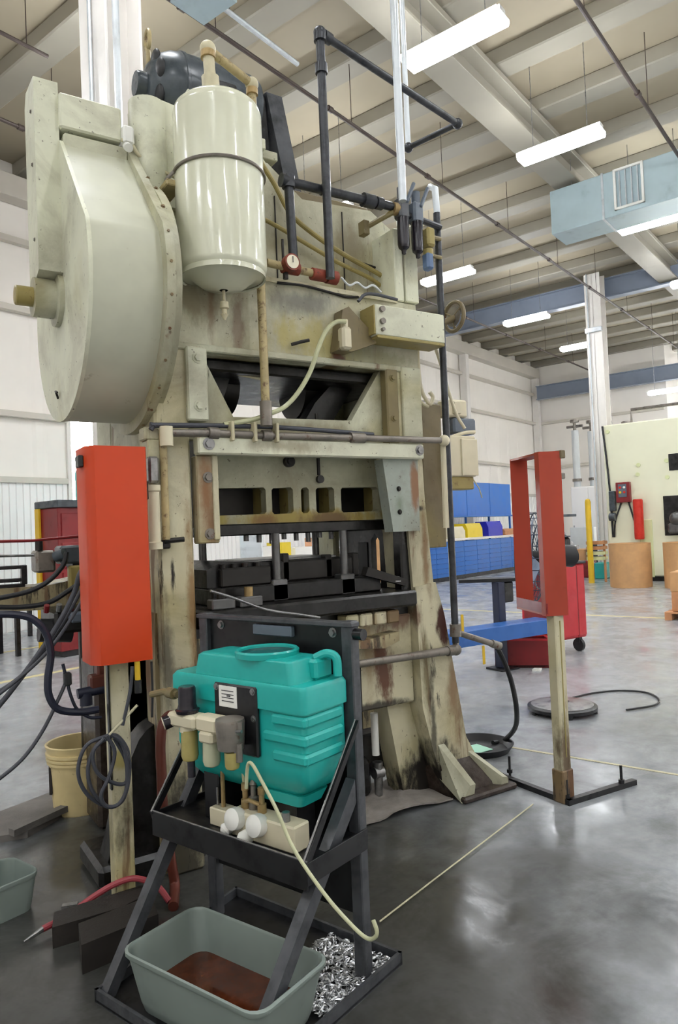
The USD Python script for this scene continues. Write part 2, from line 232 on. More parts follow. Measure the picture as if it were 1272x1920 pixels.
# ------------------------------------------------------------------ mesh kit
class MB:
    """collects solids and makes them one mesh"""
    def __init__(self): self.v, self.f, self.n = [], [], 0
    def add(self, v, f):
        v = np.asarray(v, float); self.v.append(v); self.f.append(np.asarray(f, int) + self.n); self.n += len(v); return self
    def tm(self, m): return self.add(m.vertices, m.faces)
    def box(self, x0, x1, y0, y1, z0, z1, b=0.004, rot=None):
        x0, x1 = min(x0, x1), max(x0, x1); y0, y1 = min(y0, y1), max(y0, y1); z0, z1 = min(z0, z1), max(z0, z1)
        b = min(b, .3 * min(x1 - x0, y1 - y0, z1 - z0))
        c = np.array([(x0 + x1) / 2, (y0 + y1) / 2, (z0 + z1) / 2]); h = np.array([x1 - x0, y1 - y0, z1 - z0]) / 2
        pts = []
        if b <= 0:
            pts = [(sx * h[0], sy * h[1], sz * h[2]) for sx in (-1, 1) for sy in (-1, 1) for sz in (-1, 1)]
        else:
            for sx in (-1, 1):
                for sy in (-1, 1):
                    for sz in (-1, 1):
                        q = np.array([sx, sy, sz])
                        for k in range(3):
                            e = h - b; e[k] = h[k]; pts.append(q * e)
        m = trimesh.convex.convex_hull(np.array(pts))
        v = np.array(m.vertices)
        if rot is not None:
            v = v @ np.asarray(rot).T
        return self.add(v + c, m.faces)
    def tube(self, path, r, n=10, cap=True, smooth=0):
        P = np.asarray(path, float)
        if smooth: P = spline(P, smooth)
        keep = [0] + [i for i in range(1, len(P)) if np.linalg.norm(P[i] - P[i - 1]) > 1e-5]; P = P[keep]
        T = np.gradient(P, axis=0) if len(P) > 2 else np.repeat([P[1] - P[0]], 2, 0)
        T = T / np.maximum(np.linalg.norm(T, axis=1, keepdims=True), 1e-9)
        a = np.array([0, 0, 1.0]) if abs(T[0][2]) < .9 else np.array([1.0, 0, 0])
        N = np.cross(T[0], a); N /= np.linalg.norm(N); rings = []
        rr = np.broadcast_to(r, (len(P),))
        for i in range(len(P)):
            N = N - T[i] * (N @ T[i]); N /= max(np.linalg.norm(N), 1e-9); B = np.cross(T[i], N)
            # mitre the joint
            s = 1.0
            if 0 < i < len(P) - 1:
                d0 = P[i] - P[i - 1]; d1 = P[i + 1] - P[i]
                cs = (d0 @ d1) / (np.linalg.norm(d0) * np.linalg.norm(d1)); s = 1 / max(math.sqrt(max((1 + cs) / 2, .2)), .5)
                s = min(s, 1.3)
            t = np.linspace(0, 2 * np.pi, n, endpoint=False)
            rings.append(P[i] + rr[i] * s * (np.cos(t)[:, None] * N + np.sin(t)[:, None] * B))
        V = np.vstack(rings); F = []
        for i in range(len(P) - 1):
            for j in range(n):
                a0, a1 = i * n + j, i * n + (j + 1) % n
                F += [[a0, a1, a1 + n], [a0, a1 + n, a0 + n]]
        if cap:
            V = np.vstack([V, P[0], P[-1]]); k = len(V)
            for j in range(n):
                F.append([k - 2, (j + 1) % n, j]); F.append([k - 1, (len(P) - 1) * n + j, (len(P) - 1) * n + (j + 1) % n])
        return self.add(V, F)
    def cyl(self, p0, p1, r, n=20): return self.tube([p0, p1], r, n)
    def lathe(self, prof, origin, axis=(0, 0, 1), n=32):
        """prof: (radius, height along the axis) pairs"""
        ax = np.asarray(axis, float); ax /= np.linalg.norm(ax)
        a = np.array([1.0, 0, 0]) if abs(ax[0]) < .9 else np.array([0, 1.0, 0])
        N = np.cross(ax, a); N /= np.linalg.norm(N); B = np.cross(ax, N)
        t = np.linspace(0, 2 * np.pi, n, endpoint=False); V, F = [], []
        for r, h in prof:
            r = max(r, 1e-4); V.append(np.asarray(origin) + h * ax + r * (np.cos(t)[:, None] * N + np.sin(t)[:, None] * B))
        for i in range(len(prof) - 1):
            for j in range(n):
                a0, a1 = i * n + j, i * n + (j + 1) % n
                F += [[a0, a1, a1 + n], [a0, a1 + n, a0 + n]]
        return self.add(np.vstack(V), F)
    def prism(self, poly, axis, lo, hi, holes=()):
        """a polygon in the two other axes, extruded along 'x', 'y' or 'z' from lo to hi"""
        g = Polygon(poly, holes); 
        if not g.is_valid: g = g.buffer(0)
        m = trimesh.creation.extrude_polygon(g, hi - lo, engine='earcut'); v = np.array(m.vertices)
        if axis == 'z': w = np.c_[v[:, 0], v[:, 1], v[:, 2] + lo]
        elif axis == 'y': w = np.c_[v[:, 0], v[:, 2] + lo, v[:, 1]]
        else: w = np.c_[v[:, 2] + lo, v[:, 0], v[:, 1]]
        f = np.array(m.faces)
        if axis == 'y': f = f[:, ::-1]
        return self.add(w, f)
    def sphere(self, c, r, sub=2, s=(1, 1, 1)):
        m = trimesh.creation.icosphere(sub, 1.0); return self.add(np.array(m.vertices) * np.array(s) * r + np.array(c), m.faces)
    def hexbolt(self, p, axis, r=.014, h=.012):
        self.tube([p, np.array(p, float) + np.array(axis, float) * h], r, 6)
        return self.tube([p, np.array(p, float) + np.array(axis, float) * h * .25], r * 1.5, 12)
    def get(self): return np.vstack(self.v), np.vstack(self.f)

def spline(P, k=6):
    P = np.asarray(P, float); out = []
    Q = np.vstack([2 * P[0] - P[1], P, 2 * P[-1] - P[-2]])
    for i in range(1, len(Q) - 2):
        p0, p1, p2, p3 = Q[i - 1], Q[i], Q[i + 1], Q[i + 2]
        for t in np.linspace(0, 1, k, endpoint=False):
            out.append(.5 * ((2 * p1) + (-p0 + p2) * t + (2 * p0 - 5 * p1 + 4 * p2 - p3) * t * t + (-p0 + 3 * p1 - 3 * p2 + p3) * t ** 3))
    out.append(P[-1]); return np.array(out)
def bmap(mb):
    """from hall coordinates (u, v, z) to the world"""
    out = MB(); v, f = mb.get(); return out.add(v[:, :1] * BX + v[:, 1:2] * BY + v[:, 2:] * np.array([0, 0, 1.0]), f)

USED = {}
def numbered(path):
    k = USED.get(path, -1) + 1; USED[path] = k
    return path if k == 0 else f'{path}_{k:03d}'
class Thing:
    def __init__(self, prim, loc, frame): self.prim, self.loc, self.frame, self.path = prim, np.asarray(loc, float), frame, str(prim.GetPath())
def meta(p, label=None, cat=None, group=None, kind=None):
    for k, v in (('label', label), ('category', cat), ('group', group), ('kind', kind)):
        if v: p.SetCustomDataByKey(k, v)
def thing(name, label, cat, loc=(0, 0, 0), frame='W', group=None, kind=None):
    """an Xform at the thing's base; frame 'B' means its parts are given in hall coordinates"""
    path = numbered('/World/' + name); x = UsdGeom.Xform.Define(stage, path)
    l = np.asarray(loc, float); w = bw(*l) if frame == 'B' else l
    x.AddTranslateOp().Set(Gf.Vec3d(*map(float, w)))
    if frame == 'B': x.AddRotateZOp().Set(math.degrees(ANG))
    meta(x.GetPrim(), label, cat, group, kind); return Thing(x.GetPrim(), l, frame)
def part(t, name, mb, mat, label=None, smooth=35, kind=None, parent=None):
    v, f = mb.get() if isinstance(mb, MB) else mb
    path = numbered((parent.path if parent is not None else t.path) + '/' + name)
    m = usdkit.mesh(stage, path, (v - t.loc, f), MAT[mat], smooth=smooth)
    meta(m.GetPrim(), label, None, None, kind)
    return Thing(m.GetPrim(), t.loc, t.frame)
def solo(name, mb, mat, label, cat, loc=None, frame='W', group=None, kind=None, smooth=35):
    """a thing that is one mesh"""
    v, f = mb.get(); path = numbered('/World/' + name)
    if loc is None: loc = np.r_[(v[:, :2].min(0) + v[:, :2].max(0)) / 2, v[:, 2].min()]
    l = np.asarray(loc, float)
    m = usdkit.mesh(stage, path, (v - l, f), MAT[mat], smooth=smooth)
    w = bw(*l) if frame == 'B' else l
    m.AddTranslateOp().Set(Gf.Vec3d(*map(float, w)))
    if frame == 'B': m.AddRotateZOp().Set(math.degrees(ANG))
    meta(m.GetPrim(), label, cat, group, kind); return Thing(m.GetPrim(), l, frame)
def struct(name, mb, mat, frame='B', smooth=35): return solo(name, mb, mat, None, None, loc=(0, 0, 0), frame=frame, kind='structure', smooth=smooth)

# ------------------------------------------------------------------ the hall
U0, U1, V0, V1, TOP = -9.0, 48.0, -13.0, 12.6, 8.2
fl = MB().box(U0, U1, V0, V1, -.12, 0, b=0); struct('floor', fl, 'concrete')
ceil = struct('ceiling', MB().box(U0, U1, V0, V1, TOP + .33, TOP + .43, b=0), 'roof_paint')
k = 0
for i in range(36):                                   # roof joists run across the hall
    u = -8.72 + 1.54 * i
    m = MB().box(u, u + .40, V0, V1, TOP + .08, TOP + .33, b=.02)
    part(ceil, 'joist', m, 'joist_paint', smooth=False)
for v in (4.38, -4.5, -9.0):                          # girders that carry them
    m = MB().box(U0, U1, v, v + .50, TOP - .10, TOP, b=.01)
    m.box(U0, U1, v + .2, v + .3, TOP - .45, TOP - .1, b=0); m.box(U0, U1, v + .02, v + .48, TOP - .50, TOP - .45, b=.005)
    part(ceil, 'girder', m, 'joist_paint', smooth=False)

def ribbed(u0, u1, z0, z1, v, pitch=.30, depth=.03):
    """profiled sheet on the plane v, ribs standing towards the hall"""
    us = []; n = int((u1 - u0) / pitch); m = MB()
    poly = [(u0, v + .06)]
    for i in range(n):
        a = u0 + i * pitch
        poly += [(a, v), (a + pitch * .68, v), (a + pitch * .76, v - depth), (a + pitch * .92, v - depth)]
    poly += [(u0 + n * pitch, v), (u1, v), (u1, v + .06)]
    return m.prism(poly, 'z', z0, z1)
wb = struct('wall_back', MB().box(U0, 7.62, V1, V1 + .1, 2.67, TOP + .4, b=0).box(8.38, 30.05, V1, V1 + .1, 2.67, TOP + .4, b=0).box(7.62, 8.38, V1, V1 + .1, 3.98, TOP + .4, b=0).box(U0, 7.62, V1, V1 + .1, 0, 2.67, b=0).box(8.38, 30.05, V1, V1 + .1, 0, 2.67, b=0).box(7.62, 8.38, V1, V1 + .1, 0, .6, b=0), 'wall_paint', smooth=False)
for a, b_ in ((U0, 7.57), (8.43, 29.9)):
    part(wb, 'lower_panel', ribbed(a, b_, 0, 2.65, V1 - .02, .13, .02), 'wall_panel', smooth=False)
    part(wb, 'upper_panel', ribbed(a, b_, 2.69, TOP + .3, V1 - .005, .9, .012), 'wall_paint', smooth=False)
for z, d in ((3.83, .12), (5.75, .14), (7.01, .12), (2.65, .05)):
    for a, b_ in ((U0, 7.57 if z < 3.9 else 29.9), (8.43, 29.9)):
        if a > 0 and z > 3.9: continue
        part(wb, 'girt', MB().box(a, b_, V1 - d - .03, V1 - .02, z, z + .11, b=.005), 'girt_paint', smooth=False)
part(wb, 'eave_beam', MB().box(U0, 29.9, V1 - .35, V1 - .02, 7.75, 8.16, b=.01), 'girt_paint', smooth=False)
for u in (-3.4, 10.1, 16.75, 23.3, 29.7):
    part(wb, 'wall_post', MB().box(u, u + .22, V1 - .32, V1 - .03, 0, TOP, b=.01), 'column_paint', smooth=False)
win = struct('window_1', MB().box(7.59, 7.67, V1 - .05, V1 + .08, .6, 4.0).box(8.33, 8.41, V1 - .05, V1 + .08, .6, 4.0).box(7.59, 8.41, V1 - .05, V1 + .08, 3.92, 4.0).box(7.59, 8.41, V1 - .05, V1 + .08, .56, .66), 'column_paint', smooth=False)
part(win, 'pane', MB().box(7.67, 8.33, V1 + .02, V1 + .03, .66, 3.92, b=0), 'glass', smooth=False)
struct('wall_far', MB().box(U1, U1 + .1, V0, V1, 0, TOP + .4, b=0), 'wall_paint', smooth=False)
wp = struct('wall_right', MB().box(30.05, 30.2, 7.3, V1, 0, TOP + .4, b=0).box(30.05, U1, 7.2, 7.3, 4.2, TOP + .4, b=0), 'wall_paint', smooth=False)
for z in (3.83, 5.75, 7.01): part(wp, 'girt', MB().box(29.9, 30.05, 7.3, V1 - .3, z, z + .11, b=.005), 'girt_paint', smooth=False)
part(wp, 'wall_post', MB().box(29.75, 30.05, 9.3, 9.55, 0, TOP, b=.01), 'column_paint', smooth=False)
struct('wall_left', MB().box(U0 - .1, U0, V0, V1, 0, TOP + .4, b=0), 'wall_paint', smooth=False)
struct('wall_front', MB().box(U0, U1, V0 - .1, V0, 0, TOP + .4, b=0), 'wall_paint', smooth=False)

# steel columns and crane beams
def column(u, v, label, w=.34, d=.30):
    t = thing('steel_column', label, 'column', (u, v, 0), 'B')
    part(t, 'web', MB().box(u - w / 2, u + w / 2, v - .012, v + .012, 0, TOP, b=0), 'column_paint', smooth=False)
    part(t, 'flange', MB().box(u - w / 2, u - w / 2 + .025, v - d / 2, v + d / 2, 0, TOP, b=.004), 'column_paint', smooth=False)
    part(t, 'flange', MB().box(u + w / 2 - .025, u + w / 2, v - d / 2, v + d / 2, 0, TOP, b=.004), 'column_paint', smooth=False)
    part(t, 'base_plate', MB().box(u - .26, u + .26, v - .24, v + .24, 0, .03), 'column_paint')
    return t
c = column(3.54, 5.0, 'white painted steel column rising behind the motor on top of the press', .36, .36)
part(c, 'conduit', MB().tube([(3.33, 4.99, 0), (3.33, 4.99, TOP)], .016, 8), 'galvanised', 'grey conduit up the column')
part(c, 'downpipe', MB().tube([(3.42, 4.76, 0), (3.42, 4.76, TOP)], .03, 10), 'galvanised')
c = column(19.75, 6.42, 'white painted steel column rising behind the left edge of the pale yellow-green machine', .42, .42)
part(c, 'clamp', MB().box(19.45, 19.57, 6.2, 6.64, 6.6, 6.72), 'galvanised')
part(c, 'conduit', MB().tube([(19.5, 6.55, 0), (19.5, 6.55, TOP)], .02, 8), 'galvanised')
def crane_beam(u, v0, v1, z0, z1, label):
    t = thing('crane_beam', label, 'steel beam', (u, (v0 + v1) / 2, z0), 'B')
    part(t, 'web', MB().box(u - .01, u + .01, v0, v1, z0 + .03, z1 - .03, b=0), 'beam_blue', smooth=False)
    part(t, 'flange', MB().box(u - .14, u + .14, v0, v1, z0, z0 + .03, b=.004), 'beam_blue', smooth=False)
    part(t, 'flange', MB().box(u - .14, u + .14, v0, v1, z1 - .03, z1, b=.004), 'beam_blue', smooth=False)
crane_beam(20.2, -4, 12.2, 7.62, 8.17, 'long blue-grey steel beam crossing the hall behind the handwheel, the nearer of two')
crane_beam(29.4, -4, 12.2, 6.75, 7.33, 'blue-grey steel beam at the far end wall, the farther of two')

# ceiling lamps
def lamp(u, v, z, label, group=None):
    t = thing('fluorescent_light', label, 'ceiling light', (u, v, z), 'B', group)
    hw, hl = .16, .60
    dm = MB().prism([(u - hw, z + .05), (u - hw * .8, z), (u + hw * .8, z), (u + hw, z + .05), (u + hw, z + .09), (u - hw, z + .09)], 'y', v - hl, v + hl)
    part(t, 'diffuser', dm, 'lamp_light', smooth=False)
    part(t, 'housing', MB().box(u - .07, u + .07, v - hl, v + hl, z + .092, z + .15), 'lamp_housing', smooth=False)
    for s in (-1, 1):
        part(t, 'hanger', MB().cyl((u, v + s * .4, z + .15), (u, v + s * .4, TOP + .34), .006, 6), 'steel')
VIEW = [(7.13, 3.73, 'glowing fluorescent light nearest the camera, the largest and highest in the picture'),
        (10.14, 3.68, 'glowing fluorescent light just above the end of the galvanised duct'),
        (13.95, 3.40, 'glowing fluorescent light under the galvanised duct at the right edge'),
        (18.13, 3.50, 'glowing fluorescent light cut by the right edge below the duct'),
        (13.76, 7.60, 'glowing fluorescent light just right of the upright black pipe, above the handwheel'),
        (18.20, 7.75, 'glowing fluorescent light beyond the near blue-grey beam, right of the handwheel'),
        (22.24, 7.75, 'glowing fluorescent light half behind the white column, farthest of its row but one'),
        (26.4, 6.30, 'small glowing fluorescent light low over the pale machine at the right edge')]
for u, v, lab in VIEW: lamp(u, v, 5.8 if u > 26 else 6.9, lab)
for u, v in [(5.3, 7.65), (9.6, 7.65)]: lamp(u, v, 6.9, 'fluorescent light hidden behind the top of the press', 'hidden lights of the second row')
for u in (2.6, -1.6, -5.8): 
    for v in (3.6, -.4, -4.6, -8.8): lamp(u, v, 6.9, 'fluorescent light over the near part of the hall, above the picture', 'lights above the picture')
for u in (6.8, 11.0, 15.2, 20, 25, 30):
    for v in (-.4, -4.6, -8.8): lamp(u, v, 6.9, 'fluorescent light over the right part of the hall, outside the picture', 'lights right of the picture')
for u in (22.3, 26.4, 30.5, 34.6): lamp(u, 2.6, 6.9, 'unseen fluorescent light added over the far right to brighten the walls', 'added lights far right of the picture')  # unseen row added to brighten the far walls
for v in (7.65,):
    for u in (1.1, -3.0): lamp(u, v, 6.9, 'fluorescent light over the left part of the hall, outside the picture', 'lights left of the picture')

# sprinkler pipes
def sprinkler(v, u0, u1, z, label):
    t = thing('sprinkler_pipe', label, 'pipe', ((u0 + u1) / 2, v, z), 'B')
    part(t, 'pipe', MB().tube([(u0, v, z), (u1, v, z)], .028, 10), 'sprinkler')
    m = MB(); u = u0 + 1.2
    while u < u1:
        part(t, 'coupling', MB().cyl((u - .04, v, z), (u + .04, v, z), .042, 12), 'sprinkler')
        part(t, 'hanger', MB().cyl((u + .5, v, z), (u + .5, v, TOP + .34), .006, 6), 'sprinkler'); u += 2.6
sprinkler(6.03, U0, 28.2, 7.4, 'dark sprinkler pipe under the roof running behind the black pipe loop down to the beam')
sprinkler(2.65, U0, U1, 7.4, 'dark sprinkler pipe crossing the upper right corner of the picture')
sprinkler(9.53, U0, 28.2, 7.4, 'dark sprinkler pipe left of the flywheel guard')
t = thing('conduit', 'pale short conduit under the roof pointing down to the right above the black belt guard', 'pipe', (6.1, 5.7, 7.4), 'B')
part(t, 'tube', MB().tube([(5.0, 5.68, 7.4), (6.78, 5.72, 7.4)], .03, 10), 'galvanised')
part(t, 'hanger', MB().cyl((5.6, 5.69, 7.4), (5.6, 5.69, TOP + .34), .006, 6), 'steel')
t = thing('conduit', 'short dark pipe end under the roof at the upper left corner', 'pipe', (4.3, 7.9, 7.4), 'B')
part(t, 'tube', MB().tube([(2.0, 7.9, 7.4), (4.66, 7.86, 7.4)], .024, 10), 'sprinkler')
part(t, 'hanger', MB().cyl((4.4, 7.87, 7.4), (4.4, 7.87, TOP + .34), .006, 6), 'sprinkler')

# ducts
def duct(u0, u1, v0, v1, z0, z1, label, seams, grille=None):
    t = thing('air_duct', label, 'air duct', ((u0 + u1) / 2, (v0 + v1) / 2, z0), 'B')
    part(t, 'casing', MB().box(u0, u1, v0, v1, z0, z1, b=.01), 'duct_metal', smooth=False)
    for v in seams: part(t, 'seam', MB().box(u0 - .015, u1 + .015, v - .02, v + .02, z0 - .015, z1 + .015), 'galvanised', smooth=False)
    for v in (v0 + .6, v1 - .4): part(t, 'hanger', MB().cyl((u0 + .03, v, z1), (u0 + .03, v, TOP + .34), .006, 6), 'steel')
    if grille:
        a, b_ = grille
        g = part(t, 'grille', MB().box(u0 - .05, u0 - .005, a, b_, z0 + .08, z0 + .12).box(u0 - .05, u0 - .005, a, b_, z1 - .05, z1 - .01).box(u0 - .05, u0 - .005, a, a + .04, z0 + .08, z1 - .01).box(u0 - .05, u0 - .005, b_ - .04, b_, z0 + .08, z1 - .01), 'white_plastic', smooth=False)
        for k in range(4):
            q = a + .09 + k * .1
            part(t, 'grille_blade', MB().box(u0 - .04, u0 - .004, q, q + .02, z0 + .12, z1 - .05), 'galvanised', smooth=False, parent=g)
duct(12.85, 13.55, -3.0, 4.9, 6.82, 7.62, 'galvanised air duct with a white grille at the right edge under the roof', (3.95, 2.2, .6), (3.25, 3.75))
duct(4.55, 4.99, 4.95, 5.45, 6.8, 7.3, 'bluish galvanised duct end hanging at the top edge right of the motor', ())

# floor markings
struct('trim_1', MB().box(11.70, 11.78, 2.3, 9.5, 0, .003, b=0), 'tape_yellow', smooth=False)
struct('trim_2', MB().box(-2.0, 7.0, 10.28, 10.36, 0, .003, b=0), 'tape_yellow', smooth=False)
struct('trim_3', MB().box(-2.0, 6.0, 8.05, 8.15, 0, .003, b=0), 'tape_yellow', smooth=False)
struct('trim_4', MB().box(4.63, 4.655, -1.0, 2.25, 0, .003, b=0), 'string', smooth=False)

# ------------------------------------------------------------------ the punch press (world axes: x along its front, y away from the camera side)
FY = 3.25                                             # plane of the press front
press = thing('punch_press', 'big cream-green straight-side punch press with round flywheel guard, rusty legs and black oily bed', 'punch press', (1.88, 3.7, 0))
# columns
part(press, 'column', MB().box(1.08, 1.25, FY, 3.5, 0.0, 2.46, b=.012), 'press_paint_rusty')
part(press, 'column', MB().prism([(2.44, 2.46), (2.645, 2.46), (2.665, 1.7), (2.70, 1.23), (2.55, 1.20), (2.53, 1.6), (2.46, 2.0)], 'y', FY, 3.5), 'press_paint_rusty')
part(press, 'column', MB().box(1.08, 1.25, 4.0, 4.3, 0, 2.46, b=.012), 'press_paint')
part(press, 'column', MB().box(2.5, 2.68, 4.0, 4.3, 0, 2.46, b=.012), 'press_paint')
part(press, 'side_plate', MB().prism([(3.3, 2.46), (4.3, 2.46), (4.3, 1.98), (3.9, 1.9), (3.6, 1.9), (3.3, 1.98)], 'x', 1.085, 1.13), 'press_paint')
part(press, 'side_plate', MB().prism([(3.3, 2.46), (4.3, 2.46), (4.3, 1.98), (3.3, 1.98)], 'x', 2.62, 2.66), 'press_paint')
sp = MB().prism([(3.4, 1.6), (4.3, 1.6), (4.3, 1.15), (3.4, 1.15)], 'x', 2.56, 2.60, holes=[[(3.575, 1.22), (3.665, 1.22), (3.665, 1.48), (3.62, 1.525), (3.575, 1.48)]])
part(press, 'slotted_side_plate', sp, 'black_oil', 'black oily inner side plate with a rounded slot')
part(press, 'side_recess', MB().box(2.553, 2.561, 3.70, 3.80, 1.2, 1.47, b=.002), 'rubber')
part(press, 'inner_pillar', MB().box(2.49, 2.56, 3.27, 3.35, 1.18, 1.56, b=.01), 'black_oil')
# legs: gusseted and flared at the floor
leg = MB().prism([(2.55, 1.21), (2.70, 1.23), (2.755, 1.04), (2.88, .31), (3.0, .10), (3.0, 0), (2.71, 0), (2.63, .27), (2.565, .53)], 'y', FY - .02, FY + .12)
part(press, 'leg', leg, 'press_paint_rusty')
part(press, 'leg', MB().prism([(1.24, 1.2), (1.07, 1.2), (1.06, .9), (1.07, .34), (1.07, 0), (1.26, 0), (1.24, .5)], 'y', FY + .06, FY + .2), 'press_paint_oily')
part(press, 'leg_web', MB().prism([(2.40, .56), (2.57, .56), (2.63, .27), (2.71, 0), (2.5, 0)], 'y', FY + .1, 3.5), 'press_paint_rusty')
part(press, 'leg_web', MB().prism([(1.07, .68), (1.03, .66), (.99, .62), (.93, .5), (.86, .2), (.80, 0), (1.1, 0)], 'y', 3.36, 3.5), 'black_oil', 'black oily foot gusset')
def hull(pts): m = trimesh.convex.convex_hull(np.array(pts, float)); return MB().tm(m)
part(press, 'foot', hull([(2.66, FY + .0, .22), (2.90, FY + .0, .22), (2.72, FY - .10, .0), (3.11, FY - .12, 0), (2.72, FY - .10, .06), (3.11, FY - .12, .05), (3.0, FY + .0, .12), (2.66, 3.5, 0), (3.12, 3.5, 0), (3.05, 3.5, .12), (2.7, 3.5, .22)]), 'oily_iron', 'dark oil-soaked iron foot')
for pts in ([(2.665, FY - .02, .30), (2.71, FY - .02, .30), (2.76, FY - .17, .09), (2.80, FY - .17, .09), (2.70, FY - .16, .0), (2.79, FY - .16, 0), (2.68, FY, .1)], [(2.89, FY - .02, .22), (2.92, FY - .02, .22), (3.02, FY - .16, .08), (3.06, FY - .16, .07), (3.01, FY - .15, 0), (3.08, FY - .15, 0), (2.93, FY, .05)]):
    part(press, 'foot_gusset', hull(pts), 'press_paint')
part(press, 'foot_toe', MB().box(2.70, 3.11, FY - .19, FY - .10, 0, .035, b=.012), 'oily_iron')
part(press, 'anchor_bolt', MB().hexbolt((3.06, FY - .08, .045), (0, 0, 1), .02, .03), 'dark_steel')
part(press, 'foot', MB().box(.78, 1.28, FY + .06, 3.7, 0, .1, b=.02), 'black_oil')
part(press, 'leg', MB().box(.95, 1.25, 4.0, 4.32, 0, .9, b=.02), 'oily_iron'); part(press, 'leg', MB().box(2.5, 2.8, 4.0, 4.32, 0, .9, b=.02), 'press_paint_oily')
# bed and bolster
part(press, 'bed_front', MB().box(1.25, 2.56, 3.29, 3.36, .555, 1.06, b=.01), 'press_paint_rusty')
part(press, 'bed_seam', MB().box(1.26, 2.40, 3.275, 3.30, .80, .812, b=.002).box(2.18, 2.19, 3.28, 3.30, .56, .8, b=.001), 'dark_steel')
for i, x in enumerate((2.06, 2.15, 2.245, 2.33)):
    part(press, 'bed_pad', MB().box(x, x + .08, 3.2, 3.3, 1.03, 1.10, b=.008), 'press_paint_rusty' if i < 3 else 'rust_strip')
part(press, 'bed_bracket', MB().prism([(2.1, .95), (2.40, .98), (2.40, .93), (2.3, .9), (2.1, .92)], 'y', 3.2, 3.3), 'press_paint_oily')
part(press, 'bed_back', MB().box(1.25, 2.56, 4.1, 4.2, .5, 1.1, b=.01), 'press_paint_oily')
part(press, 'bed_frame', MB().box(1.25, 2.55, 3.3, 4.2, 1.04, 1.115, b=.01), 'black_oil')
part(press, 'bolster', MB().box(1.26, 2.52, 3.17, 4.1, 1.115, 1.20, b=.012), 'black_oil', 'black oily steel bolster plate')
# under the bed
part(press, 'scrap_chute', MB().prism([(1.5, .5), (2.2, .5), (2.12, .22), (1.55, .22)], 'y', 3.4, 3.9), 'press_paint_oily')
part(press, 'lower_beam', MB().box(1.2, 2.6, 3.5, 3.62, .12, .36, b=.01), 'black_oil')
part(press, 'motor_block', MB().box(2.12, 2.34, 3.42, 3.6, .03, .25, b=.03), 'black_oil')
part(press, 'white_pipe', MB().tube([(2.36, 3.42, .50), (2.36, 3.42, .26)], .022, 12), 'white_plastic', 'white plastic pipe stub under the bed')
part(press, 'steel_valve', MB().tube([(2.37, 3.42, .22), (2.37, 3.42, .03)], [.03, .022], 12).cyl((2.34, 3.42, .16), (2.40, 3.42, .16), .034), 'steel', 'bright steel valve under the bed')
# plates round the upper window
part(press, 'window_plate', MB().prism([(1.25, 2.46), (2.46, 2.46), (2.46, 2.02), (1.25, 2.02)], 'y', 3.30, 3.36, holes=[[(1.345, 2.44), (2.42, 2.455), (2.21, 2.155), (1.50, 2.14)]]), 'press_paint')
p = part(press, 'gib_strap', MB().box(1.235, 1.34, FY - .03, 3.3, 2.10, 2.455, b=.008), 'press_paint_clean')
for z in (2.17, 2.40): part(press, 'bolt', MB().hexbolt((1.29, FY - .03, z), (0, -1, 0), .018, .016), 'press_paint_clean', parent=p)
p = part(press, 'gib_strap', MB().box(2.415, 2.50, FY - .012, 3.3, 2.03, 2.455, b=.008), 'brown_panel')
for z in (2.17, 2.40): part(press, 'bolt', MB().hexbolt((2.46, FY - .012, z), (0, -1, 0), .014, .014), 'brown_panel', parent=p)
part(press, 'column_edge', MB().box(2.52, 2.66, FY - .02, FY + .03, 2.03, 2.47, b=.006), 'press_paint')
p = part(press, 'tie_bar', MB().box(1.262, 2.62, FY - .07, FY, 1.936, 2.022, b=.008), 'press_paint_clean')
for x in (1.315, 2.585): part(press, 'bolt', MB().hexbolt((x, FY - .07, 1.985), (0, -1, 0), .02, .014), 'steel', parent=p)
p = part(press, 'gib_plate', MB().box(1.268, 1.375, FY - .02, FY + .05, 1.515, 1.936, b=.006), 'gib_rust', 'rusty left gib plate')
for z in (1.83, 1.56): part(press, 'bolt', MB().hexbolt((1.325, FY - .02, z), (0, -1, 0), .018, .014), 'pipe_grey', parent=p)
part(press, 'gib_edge', MB().box(1.345, 1.375, FY - .03, FY + .1, 1.53, 1.936, b=.004), 'press_paint_rusty')
p = part(press, 'gib_plate', MB().prism([(2.352, 1.936), (2.60, 1.936), (2.595, 1.53), (2.405, 1.53)], 'y', FY - .03, FY + .05), 'gib_paint', 'pale blue-grey tapered right gib plate')
for z in (1.64, 1.77): part(press, 'bolt', MB().hexbolt((2.455, FY - .03, z), (0, -1, 0), .01, .01), 'dark_steel', parent=p)
# slide (ram)
slide_holes = []
for a, b_ in ((1.455, 1.735), (1.77, 1.90), (1.95, 2.0), (2.045, 2.165), (2.21, 2.47)):
    c = .012; slide_holes.append([(a + c, 1.652), (b_ - c, 1.655), (b_, 1.667), (b_, 1.783), (b_ - c, 1.796), (a + c, 1.793), (a, 1.781), (a, 1.664)])
part(press, 'slide', MB().prism([(1.42, 2.10), (2.54, 2.10), (2.52, 1.605), (1.44, 1.605)], 'y', 3.44, 3.50, holes=slide_holes), 'slide_paint', 'cream slide with a row of five pockets')
part(press, 'slide_body', MB().box(1.43, 2.53, 3.62, 4.1, 1.605, 2.10, b=0).box(1.43, 2.53, 3.5, 3.62, 1.605, 1.64, b=0).box(1.43, 2.53, 3.5, 3.62, 1.80, 2.1, b=0), 'dark_steel')
for x in (1.425, 1.745, 1.91, 2.02, 2.17, 2.49): part(press, 'pocket_rib', MB().box(x, x + .03, 3.5, 3.62, 1.64, 1.8, b=0), 'box_olive')
